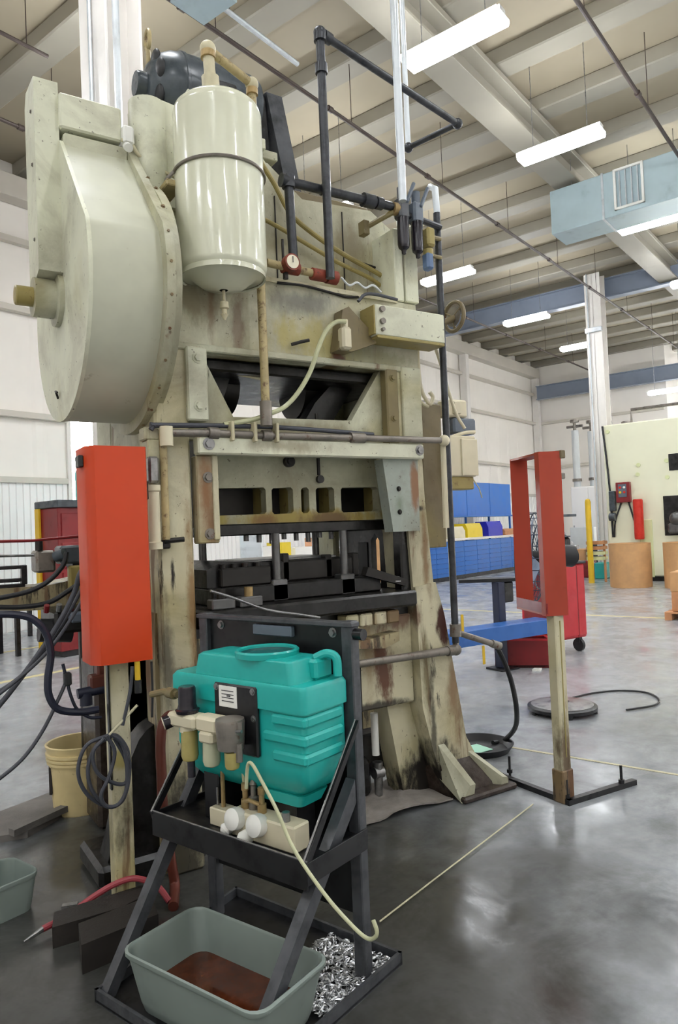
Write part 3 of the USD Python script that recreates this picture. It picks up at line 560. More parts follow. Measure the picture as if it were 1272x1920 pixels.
part(press, 'slide_lip', MB().prism([(1.43, 1.648), (2.53, 1.65), (2.52, 1.60), (1.44, 1.598)], 'y', 3.432, 3.442), 'slide_paint', 'yellow and rust stained lower lip of the slide')
part(press, 'slide_eye', MB().cyl((1.875, 3.44, 1.935), (1.875, 3.41, 1.935), .03).cyl((1.875, 3.42, 1.935), (1.875, 3.40, 1.935), .018), 'dark_steel')
part(press, 'slide_eye', MB().cyl((2.07, 3.44, 1.84), (2.07, 3.42, 1.84), .022, 14), 'black_oil')
part(press, 'slide_gauge_rod', MB().cyl((2.045, 3.40, 2.2), (2.045, 3.40, 1.86), .01, 8), 'dark_steel')
# crank gear seen through the window
part(press, 'crankshaft', MB().cyl((1.2, 3.8, 2.52), (2.6, 3.8, 2.52), .14, 28), 'black_oil')
part(press, 'window_roof', MB().box(1.14, 2.6, 3.36, 4.2, 2.38, 2.44, b=.01), 'black_oil')
for x in (1.62, 2.2):
    part(press, 'connecting_rod', MB().cyl((x - .08, 3.8, 2.40), (x + .08, 3.8, 2.40), .17, 28).box(x - .06, x + .06, 3.7, 3.9, 2.05, 2.3, b=.02).cyl((x, 3.8, 2.1), (x, 3.8, 2.3), .075, 18), 'dark_steel')
part(press, 'crank_guard', MB().prism([(2.26, 2.44), (2.40, 2.44), (2.20, 2.16), (2.02, 2.16), (2.10, 2.28)], 'y', 3.5, 3.6), 'black_oil')
part(press, 'crank_guard', MB().prism([(1.36, 2.44), (1.60, 2.44), (1.55, 2.3), (1.5, 2.2), (1.48, 2.15)], 'y', 3.5, 3.58), 'black_oil')
part(press, 'oil_line', MB().tube([(1.50, 3.42, 2.40), (1.6, 3.42, 2.385), (1.75, 3.42, 2.37)], .008, 8), 'pale_pipe')
# crown
part(press, 'crown', MB().prism([(FY, 2.45), (FY, 2.845), (3.45, 2.925), (4.3, 2.925), (4.3, 2.45)], 'x', 1.12, 2.66), 'crown_paint')
part(press, 'crown_rail', MB().box(1.14, 2.64, FY - .012, FY + .02, 2.44, 2.475, b=.006), 'press_paint')
part(press, 'crown_ledge', MB().prism([(FY - .01, 2.835), (FY - .01, 2.86), (3.46, 2.945), (3.46, 2.90)], 'x', 1.14, 2.52), 'press_paint_rusty')
part(press, 'crown_upper', MB().prism([(1.16, 2.9), (2.66, 2.9), (2.66, 3.36), (2.51, 3.45), (2.04, 3.42), (1.83, 3.575), (1.16, 3.62)], 'y', 3.45, 4.3), 'crown_paint')
for x in (1.86, 2.3): part(press, 'plate_seam', MB().box(x, x + .006, 3.444, 3.452, 2.93, 3.40, b=.001), 'dark_steel')
part(press, 'stay_bar', MB().tube([(2.39, 3.43, 3.115), (2.62, 3.43, 3.09)], .008, 8), 'dark_steel')
part(press, 'end_cap', MB().box(2.512, 2.575, FY - .01, 3.46, 2.85, 3.27, b=.006), 'press_paint_clean')
part(press, 'end_cap', MB().box(2.582, 2.675, FY - .02, 3.46, 2.85, 3.30, b=.006), 'press_paint_clean')
part(press, 'top_edge', MB().box(2.0, 2.5, 3.46, 3.5, 3.42, 3.47, b=.006), 'brown_panel')
part(press, 'lifting_hook', MB().tube([(1.81, FY - .02, 2.52), (1.86, FY - .04, 2.535), (1.9, FY - .05, 2.545)], .009, 8), 'dark_steel')
# clutch bracket and control box on the crown front
part(press, 'valve_bracket', MB().prism([(2.09, 2.72), (2.13, 2.74), (2.30, 2.60), (2.30, 2.56), (2.14, 2.50), (2.05, 2.50), (2.07, 2.6)], 'y', 3.16, 3.24), 'brown_panel', 'grimy triangular valve bracket')
part(press, 'valve_body', MB().box(2.06, 2.12, 3.12, 3.18, 2.50, 2.62, b=.012).cyl((2.09, 3.15, 2.6), (2.09, 3.15, 2.66), .02), 'box_cream')
cb = part(press, 'control_box', MB().box(2.262, 2.745, 3.1, 3.24, 2.59, 2.757, b=.006), 'press_paint_clean', 'cream sheet-metal control box on the crown')
part(press, 'end_face', MB().box(2.252, 2.262, 3.105, 3.235, 2.595, 2.752, b=.002), 'box_olive', 'olive stained end of the control box', parent=cb)
for z in (2.73, 2.665, 2.62): part(press, 'knob', MB().cyl((2.30, 3.1, z), (2.30, 3.082, z), .016 if z > 2.63 else .010, 14), 'pipe_grey', parent=cb)
part(press, 'box_floor', MB().box(2.27, 2.74, 3.1, 3.24, 2.575, 2.592, b=.003), 'box_olive', parent=cb)
hw = part(press, 'handwheel', MB().tube([(2.90, 3.19 + .085 * math.cos(a), 2.79 + .085 * math.sin(a)) for a in np.linspace(0, 2 * np.pi, 33)], .013, 8, cap=False), 'brown_panel', 'small brown handwheel')
for k in range(3):
    a = k * 2.094 + .5; part(press, 'spoke', MB().cyl((2.90, 3.19, 2.79), (2.90, 3.19 + .08 * math.cos(a), 2.79 + .08 * math.sin(a)), .009, 8), 'brown_panel', parent=hw)
part(press, 'hub', MB().cyl((2.74, 3.19, 2.71), (2.92, 3.19, 2.79), .02, 14), 'brown_panel', parent=hw)
part(press, 'handwheel_disc', MB().cyl((2.893, 3.19, 2.79), (2.897, 3.19, 2.79), .06, 24), 'pipe_grey')
# side cabinet and switch boxes right of the right column
part(press, 'side_cabinet', MB().box(2.80, 2.965, 3.42, 3.7, 1.42, 2.31, b=.006), 'brown_panel', 'brown-green grimy cabinet on the right side')
part(press, 'side_arm', MB().box(2.64, 2.82, 3.5, 3.6, 1.6, 1.66).box(2.64, 2.82, 3.5, 3.6, 2.2, 2.26), 'brown_panel')
sb = part(press, 'switch_box', MB().box(2.965, 3.19, 3.36, 3.52, 1.855, 2.11, b=.008), 'box_cream', 'cream switch box on the right side')
part(press, 'lid', MB().box(3.06, 3.195, 3.35, 3.362, 1.86, 2.09, b=.004), 'box_cream', parent=sb)
part(press, 'box_foot', MB().box(2.97, 3.17, 3.37, 3.5, 1.775, 1.855, b=.006), 'box_olive', parent=sb)
part(press, 'switch', MB().box(3.05, 3.24, 3.4, 3.52, 2.13, 2.23, b=.012), 'regulator_grey')
part(press, 'switch', MB().box(3.0, 3.17, 3.4, 3.5, 2.235, 2.345, b=.01).box(3.04, 3.10, 3.38, 3.41, 2.25, 2.33, b=.006), 'box_cream')
part(press, 'loose_wire', MB().tube([(3.19, 3.4, 1.84), (3.22, 3.38, 1.78), (3.24, 3.38, 1.72)], .004, 6), 'string')
# guide tube and cylinder left of the left column
part(press, 'guide_cylinder', MB().lathe([(0, 0), (.036, 0), (.036, .03), (.028, .035), (.028, .26), (.034, .265), (.034, .29), (0, .29)], (1.045, 3.2, 1.50), n=20), 'box_cream')
part(press, 'cylinder_valve', MB().box(1.02, 1.07, 3.17, 3.23, 1.80, 1.92, b=.01), 'steel')
part(press, 'cylinder_bracket', MB().box(1.05, 1.12, 3.2, 3.26, 1.5, 1.54, b=.006).cyl((1.09, 3.2, 1.535), (1.18, 3.19, 1.54), .012, 8), 'dark_steel')
part(press, 'side_lug', MB().box(1.03, 1.09, 3.21, 3.3, 1.78, 2.0, b=.006).box(1.02, 1.09, 3.22, 3.3, 2.0, 2.06, b=.006), 'press_paint')

# flywheel guard: a drum with its axis along x, a straight shoulder up to the motor
CY, CZ, RF = 3.53, 2.69, .565
def drum_outline(R, top):
    a = np.radians(np.linspace(20, -205, 60)); pts = [(CY - R * math.cos(t), CZ + R * math.sin(t)) for t in a]
    return pts + [(CY + R * .78, top), (CY - .11, top)]
fg = part(press, 'flywheel_guard', MB().prism(drum_outline(RF, 3.40), 'x', .75, 1.06), 'guard_grey', 'grey-cream sheet rim of the round flywheel guard')
part(press, 'guard_face', MB().prism(drum_outline(RF + .004, 3.405), 'x', .735, .752), 'press_paint_clean', parent=fg)
part(press, 'guard_flange', MB().prism(drum_outline(RF + .055, 3.44), 'x', 1.045, 1.085), 'press_paint', 'rusty cream back flange of the flywheel guard', parent=fg)
part(press, 'guard_back', MB().prism([(CY - (RF + .02) * math.cos(t), CZ + (RF + .02) * math.sin(t)) for t in np.radians(np.linspace(70, -205, 64))] + [(CY + .4, 3.4), (CY - .05, 3.4)], 'x', 1.085, 1.125), 'press_paint', parent=fg)
for t in np.radians(np.arange(-75, 60, 13)):
    part(press, 'bolt', MB().hexbolt((1.065, CY - (RF + .052) * math.cos(t), CZ + (RF + .052) * math.sin(t)), (0, -math.cos(t), math.sin(t)), .007, .007), 'rust_strip', parent=fg)
st = part(press, 'guard_strap', MB().prism([(3.43, 3.68), (3.62, 3.70), (3.66, 3.64), (3.66, 2.70), (3.62, 2.63), (3.54, 2.60), (3.50, 2.62), (3.50, 2.77), (3.43, 2.79)], 'x', .63, .737), 'press_paint_clean', 'upright belt guard strap on the flywheel guard face')
for z in (2.95, 3.3, 3.55): part(press, 'bolt', MB().hexbolt((.63, 3.50, z), (-1, 0, 0), .007, .006), 'pipe_grey', parent=st)
part(press, 'guard_top_box', MB().box(.735, 1.02, 3.40, 3.62, 3.46, 3.625, b=.008), 'press_paint_clean', 'cream box on top of the flywheel guard')
part(press, 'guard_ridge', MB().box(.75, 1.05, 3.40, 3.9, 3.36, 3.44, b=.01), 'press_paint')
part(press, 'junction_box', MB().box(1.015, 1.07, 3.36, 3.44, 3.44, 3.53, b=.01).cyl((1.03, 3.36, 3.42), (1.03, 3.33, 3.40), .02), 'white_plastic', 'small white junction box')
part(press, 'bearing_housing', MB().lathe([(0, 0), (.125, 0), (.125, .022), (.09, .027), (.09, .118), (0, .118)], (.735, CY, CZ), (-1, 0, 0), 32), 'press_paint', 'round bearing housing on the guard face')
for a in np.linspace(0, 2 * np.pi, 7)[:-1]: part(press, 'bolt', MB().hexbolt((.72, CY + .10 * math.cos(a), CZ + .10 * math.sin(a)), (-1, 0, 0), .007, .008), 'pipe_grey')
part(press, 'shaft_end', MB().lathe([(0, 0), (.045, 0), (.045, .075), (.040, .08), (0, .08)], (.62, CY, CZ), (-1, 0, 0), 28), 'box_olive', 'bare shaft end')
part(press, 'guard_hook', MB().tube([(.733, 3.62, 2.24), (.72, 3.6, 2.27), (.72, 3.57, 2.26)], .005, 6), 'dark_steel')
# motor on its pedestal
part(press, 'motor_pedestal', MB().prism([(1.10, 3.2), (1.62, 3.2), (1.62, 3.60), (1.36, 3.72), (1.20, 3.74), (1.10, 3.70)], 'y', 3.42, 3.56).tube([(1.16, 3.44, 2.95), (1.16, 3.44, 3.70)], .09, 24), 'press_paint_clean')
part(press, 'motor_mount', MB().prism([(1.28, 3.69), (1.38, 3.85), (1.47, 3.84), (1.47, 3.78), (1.40, 3.76), (1.34, 3.69)], 'y', 3.44, 3.54).box(1.2, 1.85, 3.5, 4.1, 3.68, 3.74), 'press_paint_clean')
MY, MZ = 3.80, 4.03
mo = part(press, 'motor', MB().lathe([(0, 0), (.06, 0), (.12, .015), (.175, .06), (.205, .12), (.215, .18), (.215, .58), (.20, .63), (.12, .66), (0, .66)], (1.27, MY, MZ), (1, 0, 0), 40), 'motor_paint', 'dark grey electric motor on top of the press')
part(press, 'bearing_cap', MB().lathe([(0, -.05), (.062, -.05), (.068, -.04), (.068, .05), (0, .06)], (1.27, MY, MZ), (1, 0, 0), 24), 'motor_paint', parent=mo)
for a, s in ((-2.45, 1), (-1.6, 1), (2.9, 1), (2.1, 1)):
    y, z = MY + .135 * math.cos(a), MZ + .135 * math.sin(a)
    part(press, 'vent', MB().sphere((1.320, y, z), .07, 2, (.36, .72, .9)), 'rubber', parent=mo)
part(press, 'motor_band', MB().lathe([(.213, 0), (.22, .004), (.22, .02), (.213, .024)], (1.44, MY, MZ), (1, 0, 0), 40), 'motor_paint', parent=mo)
part(press, 'motor_terminal_box', MB().box(1.55, 1.72, 3.56, 3.68, 3.93, 4.04, b=.01), 'black_oil', parent=mo)
for x in (1.42, 1.72): part(press, 'motor_foot', MB().box(x, x + .08, 3.62, 3.95, 3.74, 3.88, b=.01), 'motor_paint', parent=mo)
part(press, 'lifting_eye', MB().tube([(1.30 + .0 * a, MY + .035 * math.cos(a), MZ + .265 + .05 * math.sin(a)) for a in np.linspace(0, 2 * np.pi, 25)], .012, 8, cap=False).cyl((1.30, MY, MZ + .12), (1.30, MY, MZ + .225), .014, 10), 'ochre_pipe', 'brass-coloured lifting eye', parent=mo)
# black belt guard right of the motor
bg = MB().prism([(3.60, 4.08), (3.74, 4.10), (3.72, 3.2), (3.58, 3.2)], 'x', 0, .10)
v, f = bg.get(); v = v.copy(); v[:, 0] += 1.92 + (4.08 - v[:, 2]) * .18
part(press, 'belt_guard', (v, f), 'black_frame', 'black slanting belt guard behind the pipes')
bg = MB().prism([(3.62, 4.06), (3.72, 4.06), (3.72, 3.62), (3.66, 3.60)], 'x', 0, .07)
v, f = bg.get(); v = v.copy(); v[:, 0] += 1.85 + (4.06 - v[:, 2]) * .10
part(press, 'belt_guard_side', (v, f), 'black_oil', 'black inner side of the belt guard')
part(press, 'belt_guard_bracket', MB().box(1.74, 1.95, 3.55, 3.64, 3.66, 3.71).prism([(1.73, 3.64), (1.76, 3.66), (2.05, 3.3), (2.02, 3.28)], 'y', 3.46, 3.50), 'press_paint')
# air receiver hung on the front
TX, TY, TR = 1.385, 3.10, .208
tk = part(press, 'air_tank', MB().lathe([(.005, 3.60), (.08, 3.597), (.14, 3.585), (.18, 3.57), (.20, 3.55), (TR, 3.52), (TR, 2.80), (TR - .004, 2.785), (TR - .012, 2.775), (TR - .012, 2.762), (TR - .02, 2.76), (.15, 2.755), (.10, 2.715), (.02, 2.70)], (TX, TY, 0), n=56), 'tank_paint', 'glossy cream upright air tank')
part(press, 'tank_rim', MB().lathe([(TR - .016, 2.755), (TR - .008, 2.75), (TR - .008, 2.768), (TR - .016, 2.772)], (TX, TY, 0), n=56), 'tank_paint', parent=tk)
part(press, 'tank_strap', MB().tube([(TX + (TR + .004) * math.cos(a), TY + (TR + .004) * math.sin(a), 3.235) for a in np.linspace(math.radians(172), math.radians(375), 40)], .008, 8).tube([(TX - TR, TY + .03, 3.235), (TX - TR - .03, TY + .06, 3.2), (1.2, 3.42, 3.2)], .008, 8), 'pipe_grey', 'thin dark strap round the tank', parent=tk)
part(press, 'strap_bracket', MB().box(1.14, 1.22, 3.14, 3.44, 3.17, 3.20, b=.005), 'ochre_pipe', parent=tk)
part(press, 'drain_cock', MB().lathe([(.008, 0), (.008, -.05), (.02, -.055), (.022, -.085), (.012, -.09), (.012, -.11), (.018, -.115), (.004, -.14)], (TX, TY, 2.70), n=12), 'pale_pipe', parent=tk)
part(press, 'tank_bracket', MB().box(1.3, 1.47, 3.28, 3.46, 3.3, 3.36).box(1.3, 1.47, 3.24, 3.28, 2.83, 2.89), 'press_paint')

# ------------------------------------------------------------------ die set on the bolster
die = thing('die_set', 'dark oily die set with guide posts standing on the press bolster', 'die', (1.9, 3.6, 1.2))
part(die, 'lower_shoe', MB().box(1.36, 2.38, 3.32, 3.95, 1.20, 1.29, b=.008).prism([(1.36, 1.29), (1.75, 1.29), (1.72, 1.40), (1.45, 1.42), (1.36, 1.38)], 'y', 3.38, 3.95), 'black_oil')
part(die, 'die_block', MB().box(1.42, 1.70, 3.34, 3.9, 1.29, 1.385, b=.008), 'dark_steel')
part(die, 'die_block', MB().box(1.78, 2.26, 3.42, 3.9, 1.29, 1.40, b=.008), 'dark_steel')
part(die, 'upper_shoe', MB().box(1.44, 2.52, 3.40, 4.02, 1.545, 1.605, b=.006), 'black_oil')
for x, y in ((1.74, 3.36), (2.16, 3.36), (1.55, 3.9), (2.3, 3.9)):
    part(die, 'guide_post', MB().cyl((x, y, 1.2), (x, y, 1.55), .022, 18), 'tool_steel')
    part(die, 'bushing', MB().box(x - .045, x + .045, y - .04, y + .04, 1.2, 1.31, b=.006) if y < 3.5 else MB().cyl((x, y, 1.29), (x, y, 1.36), .038), 'tool_steel')
for i in range(9):
    x = 1.62 + i * .075; part(die, 'punch', MB().cyl((x, 3.46, 1.545), (x, 3.46, 1.515 - .01 * (i % 3)), .014, 10), 'tool_steel')
for x, z in ((1.83, 1.44), (2.10, 1.42), (2.28, 1.42)): part(die, 'stop_block', MB().box(x - .02, x + .02, 3.42, 3.48, 1.29, z, b=.005), 'dark_steel')
part(die, 'feed_plate', MB().box(1.62, 2.20, 3.5, 3.9, 1.40, 1.412, b=.003), 'steel')
for x in (1.44, 1.50, 1.56, 1.63): part(die, 'cap_screw', MB().cyl((x, 3.36, 1.385), (x, 3.36, 1.405), .016, 14), 'dark_steel')
part(die, 'clamp_bar', MB().prism([(2.22, 1.30), (2.50, 1.22), (2.50, 1.26), (2.24, 1.345)], 'y', 3.24, 3.29), 'dark_steel')
part(die, 'clamp_nut', MB().hexbolt((2.44, 3.265, 1.25), (0, 0, 1), .022, .03), 'steel')
for x, y in ((1.36, 3.21), (1.505, 3.21)):
    b_ = MB().box(x - .06, x + .06, y - .035, y + .035, 1.20, 1.25, b=.006)
    t = thing('clamp_block', ('left grey clamp block with a dark round screw on the bolster front edge' if x < 1.4 else 'right grey clamp block with a brass stub on the bolster front edge'), 'clamp', (x, y, 1.2))
    part(t, 'block', b_, 'tool_steel'); part(t, 'stub', MB().cyl((x, y, 1.25), (x, y, 1.295), .022, 14), 'brass' if x > 1.4 else 'dark_steel')

# ------------------------------------------------------------------ pipes and hoses (centre lines, metres)
PTS = {
    'riser': [(1.981, 3.1, 4.137), (1.983, 3.1, 2.85)],
    'overhead': [(1.981, 3.1, 4.137), (3.192, 3.394, 4.137), (3.091, 3.777, 4.137)],
    'overhead_riser': [(3.091, 3.777, 4.137), (2.853, 3.487, 4.543)],
    'drop_pipe': [(1.786, 3.15, 3.328), (1.799, 3.15, 2.884)],
    'supply_pipe': [(1.752, 3.15, 3.331), (2.448, 3.15, 3.34)],
    'manifold': [(1.643, 3.15, 2.893), (1.778, 3.15, 2.886), (2.022, 3.15, 2.877)],
    'gauge': [(1.732, 3.1, 2.87)],
    'elbow_bits': [(2.032, 3.15, 2.873)],
    'tank_top_pipe': [(1.363, 3.1, 3.592), (1.35, 3.1, 3.818)],
    'tank_top_run': [(1.351, 3.1, 3.844), (1.615, 3.18, 3.8), (1.616, 3.18, 3.415), (1.602, 3.14, 2.809), (1.592, 3.12, 2.082)],
    'flex_conduit': [(2.078, 3.12, 2.642), (2.018, 3.12, 2.632), (1.957, 3.12, 2.58), (1.908, 3.12, 2.492), (1.854, 3.12, 2.365), (1.778, 3.12, 2.251), (1.699, 3.12, 2.174), (1.618, 3.12, 2.135), (1.536, 3.18, 2.107), (1.404, 3.2, 2.083)],
    'air_pipe_tie': [(1.11, 3.18, 2.028), (1.339, 3.18, 2.036), (1.62, 3.18, 2.034), (2.161, 3.18, 2.041), (2.75, 3.18, 2.046)],
    'conduit_tie': [(1.045, 3.2, 2.043), (1.058, 3.2, 2.06), (1.088, 3.2, 2.066), (1.574, 3.2, 2.08), (1.91, 3.2, 2.077), (2.281, 3.2, 2.066)],
    'drop_left': [(1.1, 3.2, 2.045), (1.099, 3.2, 1.541)],
    'drop_right': [(2.783, 3.2, 2.043), (2.777, 3.2, 1.539)],
    'diag1': [(1.749, 3.38, 3.532), (1.83, 3.38, 3.429), (1.922, 3.38, 3.288), (2.069, 3.38, 3.198), (2.277, 3.38, 3.114), (2.536, 3.38, 3.031), (2.657, 3.38, 2.934)],
    'diag2': [(1.747, 3.39, 3.233), (1.874, 3.39, 3.194), (2.038, 3.39, 3.136), (2.245, 3.39, 3.066), (2.465, 3.39, 3.007), (2.608, 3.39, 2.923)],
    'wavy1': [(2.116, 3.2, 2.908), (2.165, 3.2, 2.872), (2.219, 3.2, 2.895), (2.27, 3.2, 2.873), (2.325, 3.2, 2.896), (2.378, 3.2, 2.865)],
    'wavy2': [(2.22, 3.2, 2.792), (2.269, 3.2, 2.837), (2.341, 3.2, 2.847), (2.432, 3.2, 2.842), (2.488, 3.2, 2.838)],
    'sag': [(1.747, 3.24, 2.836), (1.905, 3.24, 2.843), (2.086, 3.24, 2.829), (2.172, 3.24, 2.821), (2.249, 3.24, 2.832)],
    'black_pipe': [(2.8, 3.188, 3.39), (2.8, 3.193, 0.872)],
    'black_pipe_pale': [(2.8, 3.239, 3.571), (2.8, 3.193, 3.539), (2.8, 3.184, 3.389)],
    'bottom_pipe': [(2.795, 3.19, 0.833), (2.758, 3.19, 0.832), (2.073, 3.19, 0.842)],
    'side_branch': [(2.8, 3.212, 0.938)],
    'branch': [(2.781, 3.19, 0.942), (2.861, 3.19, 0.912), (3.113, 3.19, 0.823)],
    'black_hose': [(3.172, 3.25, 0.809), (3.233, 3.25, 0.706), (3.292, 3.25, 0.56), (3.323, 3.25, 0.39), (3.454, 3.4, 0.219), (3.685, 3.742, 0.02), (3.585, 3.745, 0.02)],
    'conduit_r1': [(2.701, 3.3, 2.617), (2.704, 3.3, 2.458), (2.722, 3.3, 2.349), (2.775, 3.3, 2.282), (2.802, 3.3, 2.322), (2.779, 3.3, 2.353)],
    'conduit_r2': [(2.801, 3.25, 2.599), (2.851, 3.25, 2.46), (2.897, 3.25, 2.319), (2.945, 3.25, 2.209), (3.0, 3.25, 2.137)],
    'conduit_r3': [(2.642, 3.3, 2.485), (2.655, 3.3, 2.36), (2.71, 3.3, 2.285), (2.762, 3.3, 2.262)],
    'jb_loop': [(3.019, 3.4, 2.103), (3.128, 3.4, 2.134), (3.22, 3.4, 2.144)],
    'white_tube': [(0.958, 2.117, 0.748), (0.96, 2.112, 0.796), (0.963, 2.104, 0.828), (0.969, 2.086, 0.827), (0.98, 2.053, 0.787), (1.001, 1.993, 0.705), (1.018, 1.945, 0.62), (1.038, 1.889, 0.557), (1.066, 1.806, 0.488), (1.094, 1.727, 0.438), (1.109, 1.684, 0.423), (1.117, 1.659, 0.436), (1.119, 1.653, 0.455), (1.116, 1.664, 0.48)],
    'string': [(1.617, 2.367, 0.012), (2.027, 2.506, 0.012), (2.975, 2.821, 0.012)],
    'string2': [(1.609, 2.355, 0.02)],
    'cord_fan': [(5.061, 4.273, 0.01), (5.303, 4.268, 0.01), (5.553, 4.177, 0.01), (5.665, 3.986, 0.01), (5.542, 3.775, 0.01), (5.331, 3.668, 0.01), (5.037, 3.723, 0.01)],
    'cord_vert': [(4.716, 4.0, 0.428), (4.975, 4.241, 0.02)],
    'hose_ring': [(3.319, 3.89, 0.02), (3.5, 3.953, 0.02), (3.627, 3.896, 0.02), (3.653, 3.736, 0.02), (3.575, 3.608, 0.02), (3.414, 3.547, 0.02), (3.295, 3.573, 0.02), (3.233, 3.685, 0.02), (3.319, 3.89, 0.02)],
    'cable_coil_hang': [(0.851, 3.05, 0.808), (0.89, 3.05, 0.853)],
    'h1': [(1.158, 3.9, 1.625), (0.835, 3.6, 1.439), (0.776, 3.6, 1.31), (0.712, 3.6, 1.189), (0.625, 3.6, 1.061), (0.53, 3.6, 0.939), (0.449, 3.6, 0.843), (0.371, 3.6, 0.761)],
    'h2': [(0.864, 3.7, 1.39), (0.81, 3.7, 1.276), (0.718, 3.7, 1.129), (0.617, 3.7, 1.0), (0.521, 3.7, 0.913), (0.395, 3.7, 0.846)],
    'h3': [(0.823, 3.5, 1.336), (0.752, 3.5, 1.218), (0.642, 3.5, 1.071), (0.538, 3.5, 0.977), (0.427, 3.5, 0.899), (0.362, 3.5, 0.863)],
    'h4': [(0.361, 3.3, 1.266), (0.462, 3.3, 1.256), (0.534, 3.3, 1.231), (0.586, 3.3, 1.169), (0.605, 3.3, 1.075), (0.591, 3.3, 0.975), (0.593, 3.3, 0.895), (0.63, 3.3, 0.832), (0.718, 3.3, 0.806), (0.797, 3.3, 0.804)],
    'h5': [(0.829, 4.0, 1.497), (0.808, 4.0, 1.428), (0.731, 4.0, 1.349), (0.626, 4.0, 1.302), (0.452, 4.0, 1.276)],
    'h6': [(0.92, 4.0, 1.35), (0.822, 4.0, 1.286), (0.728, 4.0, 1.238), (0.599, 4.0, 1.228), (0.439, 4.0, 1.243)],
    'h7': [(0.667, 3.3, 0.952), (0.631, 3.3, 0.877), (0.563, 3.3, 0.753), (0.476, 3.3, 0.647), (0.352, 3.3, 0.564)],
    'h8': [(0.653, 3.3, 1.023), (0.667, 3.3, 0.952), (0.682, 3.3, 0.881), (0.707, 3.3, 0.819), (0.757, 3.3, 0.776), (0.808, 3.3, 0.767)],
    'h9': [(0.377, 3.4, 1.043), (0.544, 3.4, 0.994), (0.654, 3.4, 0.97), (0.744, 3.4, 0.938)],
    'h10': [(0.866, 3.0, 1.024), (0.856, 3.0, 0.937), (0.836, 3.0, 0.853), (0.818, 3.0, 0.791)],
    'h11': [(0.963, 3.05, 1.026), (0.963, 3.05, 0.89), (0.957, 3.05, 0.79)],
    'brown_hose': [(1.091, 3.1, 0.754), (1.051, 3.1, 0.771), (1.018, 3.1, 0.735), (1.005, 3.1, 0.645), (1.006, 3.1, 0.53), (1.006, 3.1, 0.415), (1.018, 3.1, 0.275), (1.036, 3.1, 0.132), (1.047, 3.1, 0.037), (0.991, 2.962, 0.02)],
    'red_hose': [(0.505, 3.094, 0.03), (0.6, 3.116, 0.04), (0.701, 3.139, 0.07), (0.795, 3.117, 0.11), (0.877, 3.091, 0.12), (0.954, 3.05, 0.08), (0.986, 2.995, 0.03)],
    'coil1': [(0.771, 3.03, 0.754), (0.686, 3.03, 0.734), (0.649, 3.03, 0.667), (0.65, 3.03, 0.593), (0.689, 3.03, 0.52), (0.762, 3.03, 0.465), (0.816, 3.03, 0.48), (0.845, 3.03, 0.561), (0.845, 3.03, 0.67), (0.808, 3.03, 0.739), (0.771, 3.03, 0.754)],
    'coil2': [(0.779, 3.02, 0.751), (0.714, 3.02, 0.72), (0.681, 3.02, 0.642), (0.692, 3.02, 0.554), (0.738, 3.02, 0.484), (0.78, 3.02, 0.465), (0.825, 3.02, 0.502), (0.834, 3.02, 0.631), (0.79, 3.02, 0.738)],
    'coil3': [(0.745, 3.01, 0.749), (0.701, 3.01, 0.704), (0.709, 3.01, 0.628), (0.76, 3.01, 0.574), (0.824, 3.01, 0.553), (0.844, 3.01, 0.632), (0.808, 3.01, 0.726)],
    'coil4': [(0.753, 3.0, 0.76), (0.783, 3.0, 0.69), (0.758, 3.0, 0.598), (0.724, 3.0, 0.531), (0.744, 3.0, 0.48), (0.797, 3.0, 0.482), (0.832, 3.0, 0.561), (0.82, 3.0, 0.704), (0.77, 3.0, 0.765)],
    'gray_lead': [(0.882, 3.0, 0.863), (0.764, 3.0, 0.762)],
    'wire_front': [(1.263, 3.1, 1.3), (1.38, 3.1, 1.256), (1.543, 3.1, 1.188), (1.716, 3.1, 1.149), (1.836, 3.1, 1.121)],
    'brass_tubes': [(0.932, 2.313, 0.625), (0.934, 2.309, 0.701)],
    'guard_conduit': [(1.011, 3.38, 3.458), (1.054, 3.38, 3.454), (1.096, 3.38, 3.402), (1.182, 3.38, 3.362), (1.27, 3.38, 3.338)],
}
def pp(k): return np.array(PTS[k], float)
def coupling(t, p, d, r, L, mat): d = np.asarray(d, float) / np.linalg.norm(d); part(t, 'coupling', MB().cyl(np.asarray(p) - d * L / 2, np.asarray(p) + d * L / 2, r, 14), mat)
r_, ov = pp('riser'), pp('overhead')
t = thing('air_pipe', 'black overhead air pipe loop with a tall riser above the rusty manifold', 'pipe', r_[1])
part(t, 'riser', MB().tube(r_, .023, 14), 'black_pipe'); part(t, 'run', MB().tube([ov[0], ov[1]], .021, 12), 'black_pipe'); part(t, 'run', MB().tube([ov[1], ov[2]], .018, 12), 'black_pipe')
part(t, 'riser', MB().tube([ov[2], ov[2] + np.array([0, 0, 4.2])], .018, 12), 'galvanised', 'pale pipe going up to the roof')
for q in (ov[0], ov[1], ov[2]): part(t, 'elbow', MB().sphere(q, .034, 2), 'black_pipe')
coupling(t, ov[0] + (0, 0, -.02), (0, 0, 1), .033, .05, 'black_pipe'); coupling(t, ov[0] + (0, 0, -.19), (0, 0, 1), .032, .05, 'black_pipe'); coupling(t, (ov[0] + (ov[1] - ov[0]) * .04), ov[1] - ov[0], .03, .05, 'black_pipe')
part(t, 'conduit', MB().tube([(2.40, 3.0, 3.30), (2.40, 3.0, 8.25)], .022, 12), 'galvanised', 'bright galvanised conduit going up to the roof from the regulators')
